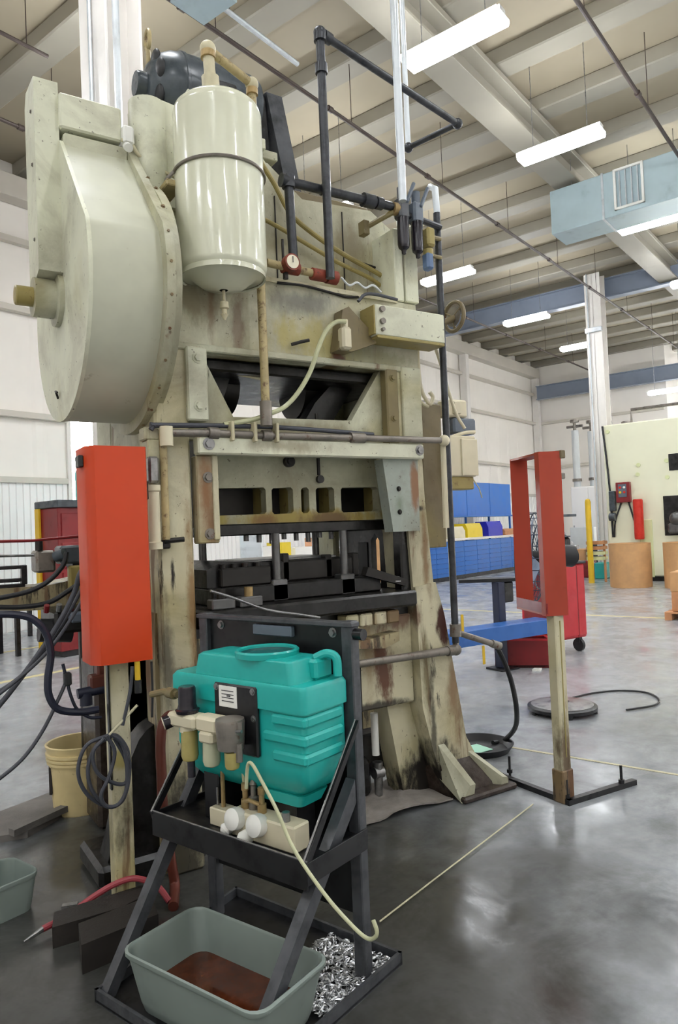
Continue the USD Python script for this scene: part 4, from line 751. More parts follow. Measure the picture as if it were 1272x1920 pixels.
# supply line with regulators
sup = pp('supply_pipe'); dr = pp('drop_pipe'); mf = pp('manifold')
t = thing('air_supply_line', 'black horizontal air line with two dark regulators high on the front of the press', 'pipe', (2.1, 3.15, 2.88))
part(t, 'pipe', MB().tube(sup, .024, 12), 'black_pipe'); part(t, 'drop', MB().tube(dr, .024, 12), 'black_pipe')
for f_, r0, L in ((.03, .034, .06), (.36, .030, .04), (.76, .038, .07), (.86, .034, .04)): coupling(t, sup[0] + (sup[1] - sup[0]) * f_, (1, 0, 0), r0, L, 'black_pipe')
coupling(t, sup[1] + (.02, 0, -.01), (1, 0, 0), .036, .05, 'brass'); coupling(t, dr[0], (0, 0, 1), .034, .06, 'black_pipe')
part(t, 'bracket', MB().tube([(2.33, 3.28, 3.24), (2.38, 3.2, 3.27), (2.45, 3.15, 3.31)], .015, 8).box(2.31, 2.35, 3.24, 3.30, 3.2, 3.28), 'brown_panel')
for i, x in enumerate((2.505, 2.605)):
    z = 3.335 - i * .005; b_ = 'regulator_grey' if i else 'black_frame'
    rg = part(t, 'regulator', MB().box(x - .036, x + .036, 3.11, 3.18, z - .06, z + .06, b=.012).cyl((x, 3.14, z + .05), (x, 3.14, z + .12), .026, 16), b_)
    part(t, 'bowl', MB().lathe([(0, -.26), (.012, -.255), (.014, -.235), (.03, -.22), (.034, -.20), (.034, -.05), (0, -.05)], (x, 3.14, z), n=20), 'bowl_dark', parent=rg)
    part(t, 'lever', MB().box(x + .03, x + .05, 3.10, 3.12, z + .02, z + .16, b=.006, rot=[[.9, 0, .43], [0, 1, 0], [-.43, 0, .9]]), 'regulator_grey', parent=rg)
part(t, 'link_pipe', MB().tube([(2.5, 3.15, 3.32), (2.79, 3.15, 3.29)], .018, 10), 'black_pipe')
part(t, 'solenoid', MB().box(2.66, 2.72, 3.11, 3.19, 3.15, 3.26, b=.012).cyl((2.69, 3.15, 3.14), (2.69, 3.15, 3.10), .03), 'box_olive')
part(t, 'solenoid', MB().box(2.66, 2.71, 3.12, 3.18, 3.02, 3.12, b=.012), 'regulator_blue')
part(t, 'tee_pipe', MB().tube([(2.70, 3.15, 3.22), (2.80, 3.17, 3.23)], .014, 8).tube([(2.70, 3.15, 3.11), (2.80, 3.17, 3.12)], .012, 8), 'brown_panel')
# rusty manifold with gauge
t = thing('gauge_manifold', 'rusty brass manifold with a round gauge between the cream tank and the black riser', 'pipe fitting', mf[1])
part(t, 'pipe', MB().tube(mf, .02, 12), 'ochre_pipe'); coupling(t, mf[1], (1, 0, 0), .032, .09, 'rust_red'); coupling(t, mf[2] + (-.08, 0, .0), (1, 0, 0), .032, .08, 'rust_red'); coupling(t, mf[2], (1, 0, 0), .036, .06, 'rust_red')
part(t, 'stub', MB().tube([mf[1] + (-.03, 0, 0), mf[1] + (-.03, 0, -.06)], .014, 10).tube([mf[1] + (-.04, 0, 0), mf[1] + (-.04, 0, .14)], .007, 8), 'dark_steel')
g = part(t, 'gauge', MB().cyl(mf[1] + (-.02, -.02, .01), mf[1] + (-.02, -.06, .01), .042, 28), 'rust_red')
part(t, 'dial', MB().cyl(mf[1] + (-.02, -.06, .01), mf[1] + (-.02, -.063, .01), .034, 28), 'gauge_face', parent=g)
part(t, 'needle', MB().box(mf[1][0] - .022, mf[1][0] - .018, mf[1][1] - .066, mf[1][1] - .064, mf[1][2] + .005, mf[1][2] + .036, b=.0005), 'ink', parent=g)
# tank outlet
tp = pp('tank_top_pipe'); tr = pp('tank_top_run')
t = thing('tank_pipe', 'cream pipe over the tank top and down its right side to the tie bar', 'pipe', tr[-1])
part(t, 'pipe', MB().tube([tp[0], tr[0]], .028, 14), 'pale_pipe'); part(t, 'pipe', MB().tube([tr[0], tr[1]], .022, 12), 'ochre_pipe'); part(t, 'pipe', MB().tube(tr[1:], .021, 12), 'ochre_pipe')
part(t, 'elbow', MB().sphere(tr[0], .038), 'pale_pipe'); part(t, 'elbow', MB().sphere(tr[1], .034), 'pale_pipe')
coupling(t, tp[0] + (tr[0] - tp[0]) * .35, tr[0] - tp[0], .042, .06, 'pale_pipe'); coupling(t, tr[0] + (0, 0, -.03), (0, 0, 1), .036, .03, 'brass'); coupling(t, tr[1] + (0, 0, -.04), (0, 0, 1), .03, .03, 'brass')
for f_ in (.45, .62, .78): coupling(t, tr[1] + (tr[2] - tr[1]) * f_, (0, 0, 1), .027, .03, 'pale_pipe')
coupling(t, tr[-1] + (0, 0, .05), (0, 0, 1), .03, .12, 'pipe_grey')
def hose(name, key, r, mat, label, cat='hose', n=10, k=6, group=None):
    P = pp(key); t_ = solo(name, MB().tube(P, r, n, smooth=k), mat, label, cat, loc=P[np.argmin(P[:, 2])], group=group); return t_
hose('flexible_conduit', 'flex_conduit', .012, 'clear_tube', 'pale flexible conduit drooping from the valve bracket down to the tie bar pipe', 'conduit')
a_ = pp('air_pipe_tie')
t = thing('air_pipe', 'grey rusty pipe along the top of the tie bar with pale end elbows', 'pipe', a_[0])
part(t, 'pipe', MB().tube(a_, .018, 12), 'pipe_grey'); part(t, 'drop', MB().tube(pp('drop_left'), .018, 12), 'ochre_pipe'); part(t, 'drop', MB().tube(pp('drop_right'), .02, 12), 'box_cream')
for i in (1, 2, 3): coupling(t, a_[i], (1, 0, 0), .028, .05 if i < 3 else .09, 'pipe_grey')
part(t, 'elbow', MB().cyl(a_[0] + (-.0, 0, .03), a_[0] + (0, 0, -.06), .03), 'box_cream'); part(t, 'elbow', MB().sphere(a_[-1] + (.02, 0, 0), .034), 'box_cream')
for x in (1.43, 1.55, 1.67): part(t, 'clip', MB().box(x - .008, x + .008, 3.15, 3.21, 2.0, 2.095, b=.003), 'pale_pipe')
hose('conduit', 'conduit_tie', .012, 'grey_cable', 'grey cable conduit lying above the tie bar pipe and bent down at its left end', 'conduit')
hose('conduit', 'guard_conduit', .009, 'pale_pipe', 'pale conduit from the white junction box on the flywheel guard to the tank strap', 'conduit')
hose('conduit', 'diag1', .014, 'box_olive', 'olive conduit running diagonally down the crown from the belt guard, upper of two', 'conduit')
hose('conduit', 'diag2', .012, 'box_olive', 'olive conduit running diagonally down the crown, lower of two', 'conduit')
hose('wire', 'wavy1', .006, 'pegs', 'pale crumpled wire above the left end of the control box', 'wire')
hose('wire', 'wavy2', .009, 'grey_cable', 'dark wire arching over the control box', 'wire')
hose('wire', 'sag', .007, 'dark_steel', 'dark wire along the crown ledge left of the control box', 'wire')
hose('conduit', 'conduit_r1', .012, 'box_cream', 'cream conduit hooked below the right end of the control box, with a white end', 'conduit')
hose('conduit', 'conduit_r2', .010, 'box_cream', 'cream conduit slanting from the control box down to the switch boxes', 'conduit')
hose('conduit', 'conduit_r3', .011, 'pale_pipe', 'short cream conduit against the right column below the control box', 'conduit')
hose('conduit', 'jb_loop', .012, 'box_cream', 'short cream conduit on top of the cream switch box', 'conduit')
bp = pp('black_pipe'); bt = pp('bottom_pipe'); br = pp('branch')
t = thing('air_pipe', 'black upright pipe right of the press with a rusty run along the bed', 'pipe', bp[-1])
part(t, 'pipe', MB().tube(bp, .021, 12), 'black_pipe'); part(t, 'pale_pipe', MB().tube(pp('black_pipe_pale'), .019, 12), 'galvanised')
part(t, 'elbow', MB().sphere(bt[0], .034), 'pipe_grey'); part(t, 'run', MB().tube([bp[-1], bt[0], bt[-1]], .019, 12), 'pipe_grey')
coupling(t, (2.80, 3.19, .945), (0, 0, 1), .034, .07, 'pipe_grey'); part(t, 'branch', MB().tube(br, .018, 12), 'pipe_grey'); coupling(t, bt[0] + (-.04, 0, 0), (1, 0, 0), .03, .05, 'pipe_grey')
coupling(t, br[-1], br[-1] - br[0], .024, .07, 'pipe_grey')
part(t, 'tag', MB().box(2.845, 2.865, 3.188, 3.192, .92, 1.03, b=.001), 'safety_yellow', 'yellow paper tag'); part(t, 'tag', MB().box(3.0, 3.02, 3.186, 3.19, .72, .83, b=.001), 'safety_yellow', 'yellow paper tag')
hose('air_hose', 'black_hose', .016, 'rubber', 'black hose hanging from the pipe branch to the floor right of the press leg')
t = thing('oil_pan', 'shallow black round pan on the floor right of the press foot', 'pan', (3.45, 3.74, 0))
part(t, 'pan', MB().lathe([(0, .008), (.19, .008), (.225, .05), (.235, .05), (.20, .0), (0, 0)], (3.45, 3.74, 0), n=40), 'rubber')
solo('paper', MB().box(3.36, 3.50, 3.66, 3.82, .010, .014, b=.001), 'mint_paper', 'mint green paper lying in the round black pan', 'paper')
hose('cable', 'cord_fan', .008, 'rubber', 'black power cord curled on the floor behind the right guard', 'power cord')
wt = pp('white_tube'); st_ = pp('string')
hose('tube', 'white_tube', .0058, 'clear_tube', 'translucent tube looping from the lubricator down past the stand to its right foot', 'tube')
solo('cord', MB().tube(st_, .0035, 6), 'string', 'straight pale cord stretched over the wet floor from the stand to the right post', 'cord')
hose('tube', 'wire_front', .007, 'steel', 'bright bent rod lying along the front of the bolster', 'rod')
# floor frame and light curtain guards
t = thing('floor_frame', 'black angle iron zigzag on the floor right of the press foot', 'angle iron', (3.14, 3.0, 0))
def bar(a, b_, w=.035, h=.03):
    a, b_ = np.array(a, float), np.array(b_, float); d = (b_ - a) / np.linalg.norm(b_ - a); nrm = np.array([-d[1], d[0]]) * w / 2
    return MB().prism([tuple(a + nrm), tuple(b_ + nrm), tuple(b_ - nrm), tuple(a - nrm)], 'z', 0, h)
part(t, 'bar', bar((2.74, 3.09), (3.17, 3.27)), 'black_paint'); part(t, 'bar', bar((3.155, 3.27), (3.145, 2.70)), 'black_paint'); part(t, 'bar', bar((3.13, 2.72), (3.68, 2.69)), 'black_paint')
for x, y in ((3.21, 3.22), (3.57, 2.695), (3.15, 2.735)): part(t, 'stud', MB().cyl((x, y, 0), (x, y, .13), .008, 8).cyl((x, y, .03), (x, y, .05), .018, 6), 'black_paint')
t = thing('guard_post', 'narrow cream and rusty post carrying the red guard right of the press', 'post', (3.16, 2.75, 0))
part(t, 'post', MB().box(3.125, 3.20, 2.735, 2.80, .03, 1.04, b=.006), 'press_paint_rusty'); part(t, 'foot', MB().box(3.12, 3.21, 2.73, 2.81, 0, .18, b=.006), 'rust_strip', 'rusty post foot'); part(t, 'slot', MB().box(3.158, 3.166, 2.732, 2.736, .25, 1.0, b=.001), 'box_olive')
t = thing('light_guard', 'red open sheet-metal guard frame on the cream post right of the press', 'guard', (3.2, 2.9, 1.03))
part(t, 'near_plate', MB().prism([(3.085, 2.76), (3.195, 2.70), (3.205, 2.715), (3.10, 2.775), (3.115, 2.80), (3.10, 2.805)], 'z', 1.03, 1.94), 'red_guard')
part(t, 'far_plate', MB().prism([(3.255, 3.14), (3.345, 3.085), (3.352, 3.10), (3.27, 3.152)], 'z', 1.03, 1.94), 'red_guard')
for z in (1.03, 1.928): part(t, 'end_plate', MB().prism([(3.10, 2.77), (3.20, 2.71), (3.345, 3.09), (3.26, 3.145)], 'z', z, z + .012), 'red_guard')
part(t, 'rim', MB().prism([(3.085, 2.755), (3.092, 2.752), (3.262, 3.135), (3.255, 3.14)], 'z', 1.042, 1.10), 'dark_red')
part(t, 'top_clip', MB().box(3.19, 3.225, 2.69, 2.74, 1.9, 1.945), 'brown_panel'); part(t, 'bracket', MB().box(3.22, 3.42, 2.86, 2.88, 1.80, 1.835), 'pipe_grey')
t = thing('guard_post', 'cream post with the cable coil carrying the orange guard at the left', 'post', (.84, 3.16, 0))
part(t, 'post', MB().box(.80, .885, 3.12, 3.20, .02, 1.30, b=.006), 'press_paint_rusty'); part(t, 'channel', MB().box(.793, .80, 3.11, 3.14, .5, 1.2, b=.002), 'black_oil'); part(t, 'foot', MB().box(.79, .90, 3.10, 3.22, 0, .02), 'press_paint_oily')
t = thing('light_guard', 'bright orange sheet-metal guard on the post left of the stand', 'guard', (.86, 3.06, 1.03))
part(t, 'face', MB().prism([(.722, 3.09), (.752, 3.045), (.965, 3.045), (.972, 3.055), (.972, 3.12), (.962, 3.12), (.96, 3.06), (.757, 3.06), (.735, 3.10), (.735, 3.24), (.722, 3.24)], 'z', 1.035, 1.945), 'orange_paint')
for z in (1.035, 1.931): part(t, 'end_plate', MB().prism([(.724, 3.09), (.755, 3.05), (.962, 3.05), (.962, 3.12), (.73, 3.2)], 'z', z, z + .013), 'orange_paint')
part(t, 'back_clip', MB().box(.965, .99, 3.09, 3.14, 1.72, 1.80).box(.965, .985, 3.09, 3.14, 1.28, 1.55), 'black_paint'); part(t, 'side_clip', MB().box(.70, .722, 3.1, 3.16, 1.86, 1.91), 'black_paint')
part(t, 'plug', MB().cyl((.905, 3.06, 1.035), (.905, 3.06, .955), .012, 10), 'safety_yellow', 'yellow plug'); part(t, 'socket', MB().cyl((.905, 3.06, .955), (.905, 3.06, .90), .015, 10), 'rubber', parent=None)
t = thing('cable_coil', 'coiled dark cable tied to the left post with a pale string', 'cable', (.76, 3.02, .46))
for k_ in ('coil1', 'coil2', 'coil3', 'coil4'): part(t, 'loop', MB().tube(pp(k_), .008, 8, smooth=7), 'grey_cable')
part(t, 'tie', MB().tube(pp('gray_lead'), .006, 8), 'string')
hose('cable', 'h10', .007, 'grey_cable', 'grey cable from the orange guard down to the coil on the post', 'cable')
hose('cable', 'h11', .005, 'rubber', 'thin black cable hanging from the right edge of the orange guard', 'cable')
hose('hydraulic_hose', 'brown_hose', .022, 'brown_rubber', 'thick brown hose curving down left of the stand')
hose('air_hose', 'red_hose', .013, 'red_rubber', 'faded red hose arching over the floor at the left post foot')
solo('air_nozzle', MB().tube([(.505, 3.094, .03), (.43, 3.06, .02)], [.012, .005], 10), 'steel', 'bright nozzle at the end of the red hose on the floor', 'nozzle')
for k_, r0, m_, lab in (('h1', .012, 'grey_cable', 'thickest grey cable falling in front of the feeder to the left edge'), ('h2', .009, 'grey_cable', 'grey cable just behind the thick grey cable at the left'),
        ('h3', .008, 'grey_cable', 'thin grey cable lowest of the bundle beside the orange guard'), ('h4', .016, 'blue_black_hose', 'thick blue-black hose in a U at the left of the orange guard'),
        ('h5', .013, 'rubber', 'black hose from the feeder valve to the left edge, upper one'), ('h6', .013, 'rubber', 'black hose along the feeder beam to the left edge, lower one'),
        ('h7', .008, 'grey_cable', 'dark cable slanting down to the left edge below the U hose'), ('h8', .007, 'blue_black_hose', 'thin dark cable under the feeder beside the U hose')):
    hose('cable' if r0 < .0125 else 'hydraulic_hose', k_, r0, m_, lab, 'cable' if r0 < .0125 else 'hose')

# ------------------------------------------------------------------ lubricant stand (hall axes: its front looks to -u)
sx = thing('lubricant_stand', 'black steel stand with slanting struts, tray foot and shelf in front of the press', 'stand', (1.78, 1.93, 0), 'B')
vR, vL, uB = 1.545, 2.29, 1.986
def strut(v):
    w = v if v < 2 else 2.20
    return hull([(uB - .03, v - .02, .70), (uB - .03, v + .02, .70), (uB - .03, v - .02, .62), (uB - .03, v + .02, .62), (1.43, w - .02, .01), (1.43, w + .02, .01), (1.395, w - .02, .01), (1.395, w + .02, .01), (1.395, w - .02, .03), (1.395, w + .02, .03)])
for v in (vR, vL):
    part(sx, 'upright', MB().box(uB - .022, uB + .022, v - .024, v + .024, .01, 1.235, b=.004), 'black_frame')
    part(sx, 'strut', strut(v), 'black_frame')
    part(sx, 'hanger_strap', MB().prism([(uB - .02, .90), (uB - .02, .875), (1.675, .50), (1.665, .53)], 'y', v - .008 + (-.03 if v < 2 else -.02), v + .008 + (-.03 if v < 2 else -.02)), 'black_paint')
    part(sx, 'edge_highlight', MB().tube([(uB - .03, v - (.03 if v < 2 else .02), .905), (1.666, v - (.03 if v < 2 else .02), .533)], .0035, 6), 'steel')  # thin steel line standing for the bright glare along the strap edge
part(sx, 'back_plate', MB().box(uB + .0, uB + .012, vR - .01, vL + .01, .22, 1.225, b=.002), 'black_paint')
part(sx, 'top_rail', MB().box(uB - .03, uB + .02, vR - .03, vL + .03, 1.215, 1.232, b=.003), 'black_frame')
part(sx, 'top_slot', MB().box(uB - .024, uB - .0, 1.80, 2.0, 1.165, 1.205, b=.004), 'regulator_grey')
for v in (1.62, 2.2): part(sx, 'bolt', MB().hexbolt((uB, v, 1.19), (-1, 0, 0), .012, .012), 'steel')
part(sx, 'pipe_stub', MB().cyl((uB, vR - .02, 1.19), (uB, vR - .06, 1.19), .02), 'black_paint')
part(sx, 'shelf', MB().box(1.672, uB, vR - .04, vL - .02, .505, .512, b=.001), 'black_paint')
part(sx, 'shelf_lip', MB().box(1.668, 1.676, vR - .04, vL - .02, .445, .535, b=.002).box(1.67, uB, vR - .042, vR - .034, .46, .53, b=.001).box(1.67, uB, vL - .028, vL - .02, .46, .53, b=.001), 'black_paint')
part(sx, 'edge_highlight', MB().tube([(1.671, vR - .04, .536), (1.671, vL - .02, .536)], .003, 6), 'steel')  # highlight on the shelf lip, drawn as a bright steel strip
part(sx, 'tray', MB().prism([(1.38, 1.49), (2.14, 1.49), (2.14, 2.34), (1.38, 2.225)], 'z', .004, .012), 'black_paint')
for q in ([(1.38, 1.49), (1.392, 1.49), (1.392, 2.225), (1.38, 2.225)], [(2.128, 1.49), (2.14, 1.49), (2.14, 2.34), (2.128, 2.34)], [(1.38, 1.49), (2.14, 1.49), (2.14, 1.502), (1.38, 1.502)], [(1.38, 2.225), (1.38, 2.213), (2.14, 2.328), (2.14, 2.34)]): part(sx, 'tray_edge', MB().prism(q, 'z', .0, .045), 'black_frame')
# chips in the tray
ch = MB(); rng = np.random.default_rng(3)
for _ in range(1500):
    u, v = rng.uniform(1.75, 2.11), rng.uniform(1.515, 1.80)
    z = .014 + rng.uniform(0, .018); a = rng.uniform(0, 6.28); L = rng.uniform(.008, .02); d = np.array([math.cos(a), math.sin(a), rng.uniform(-.4, .4)]) * L
    e = np.array([-d[1], d[0], rng.uniform(-.006, .006)]) * .35; c = np.array([u, v, z])
    ch.add([c - d, c + e, c + d, c - e, c + (0, 0, .004)], [[0, 1, 4], [1, 2, 4], [2, 3, 4], [3, 0, 4], [0, 2, 1], [0, 3, 2]])
solo('metal_chips', ch, 'chips', 'bright metal chips strewn in the right end of the stand tray', 'metal chips', frame='B', kind='stuff', smooth=False)
# teal reservoir
tank = thing('reservoir', 'teal plastic coolant reservoir with a round open filler on the black stand', 'tank', (1.845, 1.87, .52), 'B')
def rrect(u0, u1, v0, v1, r, n=5):
    pts = []
    for cu, cv, a0 in ((u1 - r, v1 - r, 0), (u0 + r, v1 - r, 90), (u0 + r, v0 + r, 180), (u1 - r, v0 + r, 270)):
        for t_ in np.radians(np.linspace(a0, a0 + 90, n)): pts.append((cu + r * math.cos(t_), cv + r * math.sin(t_)))
    return np.array(pts)
def loft(secs):
    n = len(secs[0][0]); V = np.vstack([np.c_[p, np.full(n, z)] if np.ndim(z) == 0 else np.c_[p, z] for p, z in secs]); F = []
    for i in range(len(secs) - 1):
        for j in range(n):
            a0, a1 = i * n + j, i * n + (j + 1) % n; F += [[a0, a1, a1 + n], [a0, a1 + n, a0 + n]]
    c0, c1 = len(V), len(V) + 1; V = np.vstack([V, V[:n].mean(0), V[-n:].mean(0)])
    for j in range(n): F += [[c0, (j + 1) % n, j], [c1, (len(secs) - 1) * n + j, (len(secs) - 1) * n + (j + 1) % n]]
    return MB().add(V, F)
uF, uK, tvR, tvL = 1.735, 1.955, 1.55, 2.19
body = loft([(rrect(uF + .06, uK, tvR + .10, tvL - .06, .03), .66), (rrect(uF + .03, uK, tvR + .03, tvL - .03, .03), .70), (rrect(uF + .004, uK, tvR + .004, tvL - .02, .02), .742), (rrect(uF, uK, tvR, tvL, .02), .79), (rrect(uF, uK, tvR, tvL, .02), 1.02), (rrect(uF + .02, uK - .012, tvR + .02, tvL - .02, .02), 1.035)])
bd = part(tank, 'body', body, 'teal_plastic', smooth=40)
part(tank, 'shoulder', loft([(rrect(uF - .012, uK + .004, tvR - .012, tvL + .012, .022), .965), (rrect(uF - .012, uK + .004, tvR - .012, tvL + .012, .022), 1.036), (rrect(uF - .002, uK, tvR - .002, tvL + .002, .022), 1.050)]), 'teal_plastic', smooth=40)
for k_, z in enumerate((.80, .86, .92)):
    rib = MB().box(uF - .012, uF + .02, tvR - .012, tvR + .14 + .04 * (k_ % 2), z, z + .036, b=.008).box(uF, uK - .03, tvR - .013, tvR + .02, z, z + .036, b=.008)
    part(tank, 'rib', rib, 'teal_plastic')
part(tank, 'foot', loft([(rrect(1.78, 1.90, 1.62, 1.80, .02), .64), (rrect(1.77, 1.91, 1.60, 1.82, .02), .68)]), 'teal_plastic')
part(tank, 'upper_block', loft([(rrect(uF + .004, uK - .03, 1.60, 2.09, .02), 1.045), (rrect(uF + .01, uK - .04, 1.615, 2.075, .02), 1.118), (rrect(uF + .02, uK - .05, 1.625, 2.065, .02), 1.126)]), 'teal_plastic', smooth=40)
ring = part(tank, 'filler_ring', MB().lathe([(.098, 1.12), (.112, 1.122), (.114, 1.14), (.108, 1.146), (.098, 1.142), (.095, 1.12)], (1.835, 1.80, 0), n=48), 'teal_plastic')
part(tank, 'filler_well', MB().lathe([(.096, 1.135), (.093, 1.126), (.001, 1.128)], (1.835, 1.80, 0), n=40), 'teal_dark', parent=ring)
part(tank, 'hose_port', MB().tube([(1.87, 1.61, 1.12), (1.89, 1.575, 1.135), (1.905, 1.545, 1.12), (1.905, 1.54, 1.06)], .015, 10, smooth=5), 'teal_plastic')
part(tank, 'hose_lug', MB().box(1.84, 1.93, 1.58, 1.64, 1.05, 1.12, b=.01), 'teal_plastic')
part(sx, 'tank_leg', MB().box(1.78, 1.90, 2.02, 2.10, .512, .70, b=.004), 'black_paint'); part(sx, 'tank_leg', MB().box(1.80, 1.90, 1.66, 1.76, .512, .66, b=.004), 'black_paint')
# pump panel on the front of the reservoir
pn = thing('air_lubricator', 'air filter and lubricator set on a black plate on the front of the teal reservoir', 'lubricator', (1.70, 1.90, .8), 'B')
part(pn, 'plate', MB().box(1.716, 1.735, 1.745, 1.955, .80, 1.035, b=.006), 'black_paint')
for v, z in ((1.94, 1.02), (1.76, 1.02), (1.76, .93)): part(pn, 'bolt', MB().hexbolt((1.716, v, z), (-1, 0, 0), .008, .006), 'steel')
lb = part(pn, 'label', MB().box(1.713, 1.716, 1.835, 1.925, .955, 1.028, b=.0008), 'paper', 'white paper label')
for z in (1.012, 1.0, .988, .976): part(pn, 'print_line', MB().box(1.7124, 1.713, 1.85, 1.91, z - .002, z + .001, b=0), 'ink', parent=lb)
for (v, z, w) in ((1.875, .994, .018),): part(pn, 'print_mark', MB().box(1.7122, 1.713, v - w / 2, v + w / 2, z - .002, z + .003, b=0), 'ink', parent=lb)
rg = part(pn, 'regulator', MB().lathe([(0, 0), (.040, 0), (.044, .012), (.036, .016), (.032, .03), (.031, .088), (.027, .094), (0, .094)], (1.675, 2.05, .925), n=24), 'bowl_dark')
part(pn, 'block', MB().box(1.64, 1.71, 1.98, 2.13, .875, .925, b=.01).cyl((1.675, 2.05, .86), (1.675, 2.05, .88), .03), 'box_cream')
part(pn, 'block', MB().box(1.645, 1.71, 1.87, 1.98, .875, .93, b=.01).box(1.64, 1.70, 1.89, 1.96, .84, .88, b=.008), 'box_cream')
part(pn, 'bowl', MB().lathe([(.012, -.012), (.026, -.005), (.031, .01), (.029, .10), (0, .105)], (1.675, 2.045, .765), n=22), 'bowl_amber')
part(pn, 'bowl', MB().lathe([(.012, -.012), (.026, -.005), (.031, .01), (.029, .10), (0, .105)], (1.675, 1.93, .765), n=22), 'bowl_clear')
part(pn, 'drip_pipe', MB().cyl((1.675, 2.04, .76), (1.675, 2.04, .70), .014, 12), 'bowl_dark')
part(pn, 'pump_body', MB().lathe([(0, 0), (.044, 0), (.046, .02), (.05, .09), (.048, .10), (0, .10)], (1.665, 1.82, .835), n=26), 'pipe_grey')
part(pn, 'bracket', MB().tube([(1.66, 1.90, .925), (1.65, 1.84, .915), (1.65, 1.79, .90), (1.65, 1.75, .905)], .005, 8).tube([(1.65, 1.785, .90), (1.65, 1.785, .83)], .004, 8), 'steel')
part(pn, 'oil_cup', MB().lathe([(.010, -.03), (.022, -.024), (.025, -.015), (.026, .03), (0, .032)], (1.655, 1.805, .80), n=20), 'bowl_amber', 'yellowish oil cup')
part(pn, 'fitting', MB().cyl((1.66, 1.775, .86), (1.66, 1.775, .80), .012, 10), 'pipe_grey'); part(pn, 'fitting', MB().cyl((1.66, 1.77, .93), (1.66, 1.77, .90), .012, 6), 'pipe_grey')
ga = part(pn, 'gauge', MB().cyl((1.66, 2.12, .895), (1.635, 2.135, .885), .026, 22), 'bowl_dark'); part(pn, 'dial', MB().cyl((1.635, 2.135, .885), (1.632, 2.137, .884), .023, 22), 'gauge_face', parent=ga)
part(pn, 'inlet_pipe', MB().tube([(1.70, 2.13, .975), (1.72, 2.24, .97), (1.74, 2.34, .945)], .013, 10).cyl((1.70, 2.15, .975), (1.705, 2.19, .975), .02), 'brown_panel')
# valve block on the shelf
vb = thing('valve_block', 'pale valve block with three white caps and brass fittings on the stand shelf', 'valve', (1.78, 1.75, .512), 'B')
part(vb, 'block', MB().box(1.74, 1.80, 1.94, 2.03, .512, .575, b=.004), 'box_cream'); part(vb, 'block', MB().box(1.72, 1.80, 1.60, 1.90, .512, .60, b=.006), 'box_cream', 'pale aluminium block')
for v, z, u in ((1.86, .575, 1.70), (1.755, .575, 1.70)): part(vb, 'cap', MB().lathe([(0, 0), (.034, 0), (.038, .012), (.036, .04), (.02, .05), (0, .052)], (u + .03, v, z), (-1, 0, .2), 20), 'white_plastic')
part(vb, 'cap', MB().lathe([(0, 0), (.024, 0), (.026, .03), (.015, .05), (0, .052)], (1.725, 1.81, .53), (-1, 0, -.15), 18), 'white_plastic')
part(vb, 'cap', MB().lathe([(0, 0), (.02, 0), (.022, .03), (.012, .04), (0, .042)], (1.725, 1.90, .54), (-1, 0, -.1), 16), 'white_plastic')
for v, z in ((1.78, .60), (1.86, .60)): part(vb, 'brass_fitting', MB().lathe([(.016, 0), (.016, .03), (.01, .032), (.01, .06), (.014, .062), (.014, .085), (.006, .09)], (1.76, v, z), n=12), 'brass')
part(vb, 'brass_link', MB().tube([(1.75, 1.86, .625), (1.74, 1.82, .64), (1.75, 1.78, .63)], .007, 8), 'brass')
part(vb, 'grey_fitting', MB().lathe([(.018, 0), (.018, .04), (.01, .045), (.01, .08), (.014, .085), (.006, .1)], (1.77, 1.83, .60), n=12), 'pipe_grey')
part(vb, 'steel_elbow', MB().cyl((1.75, 1.66, .60), (1.75, 1.66, .63), .014, 8), 'steel')
part(vb, 'brass_rod', MB().tube([(1.77, 1.985, .575), (1.77, 1.985, .72)], .008, 8), 'brass'); part(vb, 'steel_rod', MB().tube([(1.77, 2.015, .575), (1.77, 2.015, .64)], .005, 8), 'steel')
part(vb, 'tube', MB().tube([(1.76, 1.865, .68), (1.755, 1.865, .76), (1.75, 1.85, .775)], .005, 8, smooth=4), 'clear_tube')

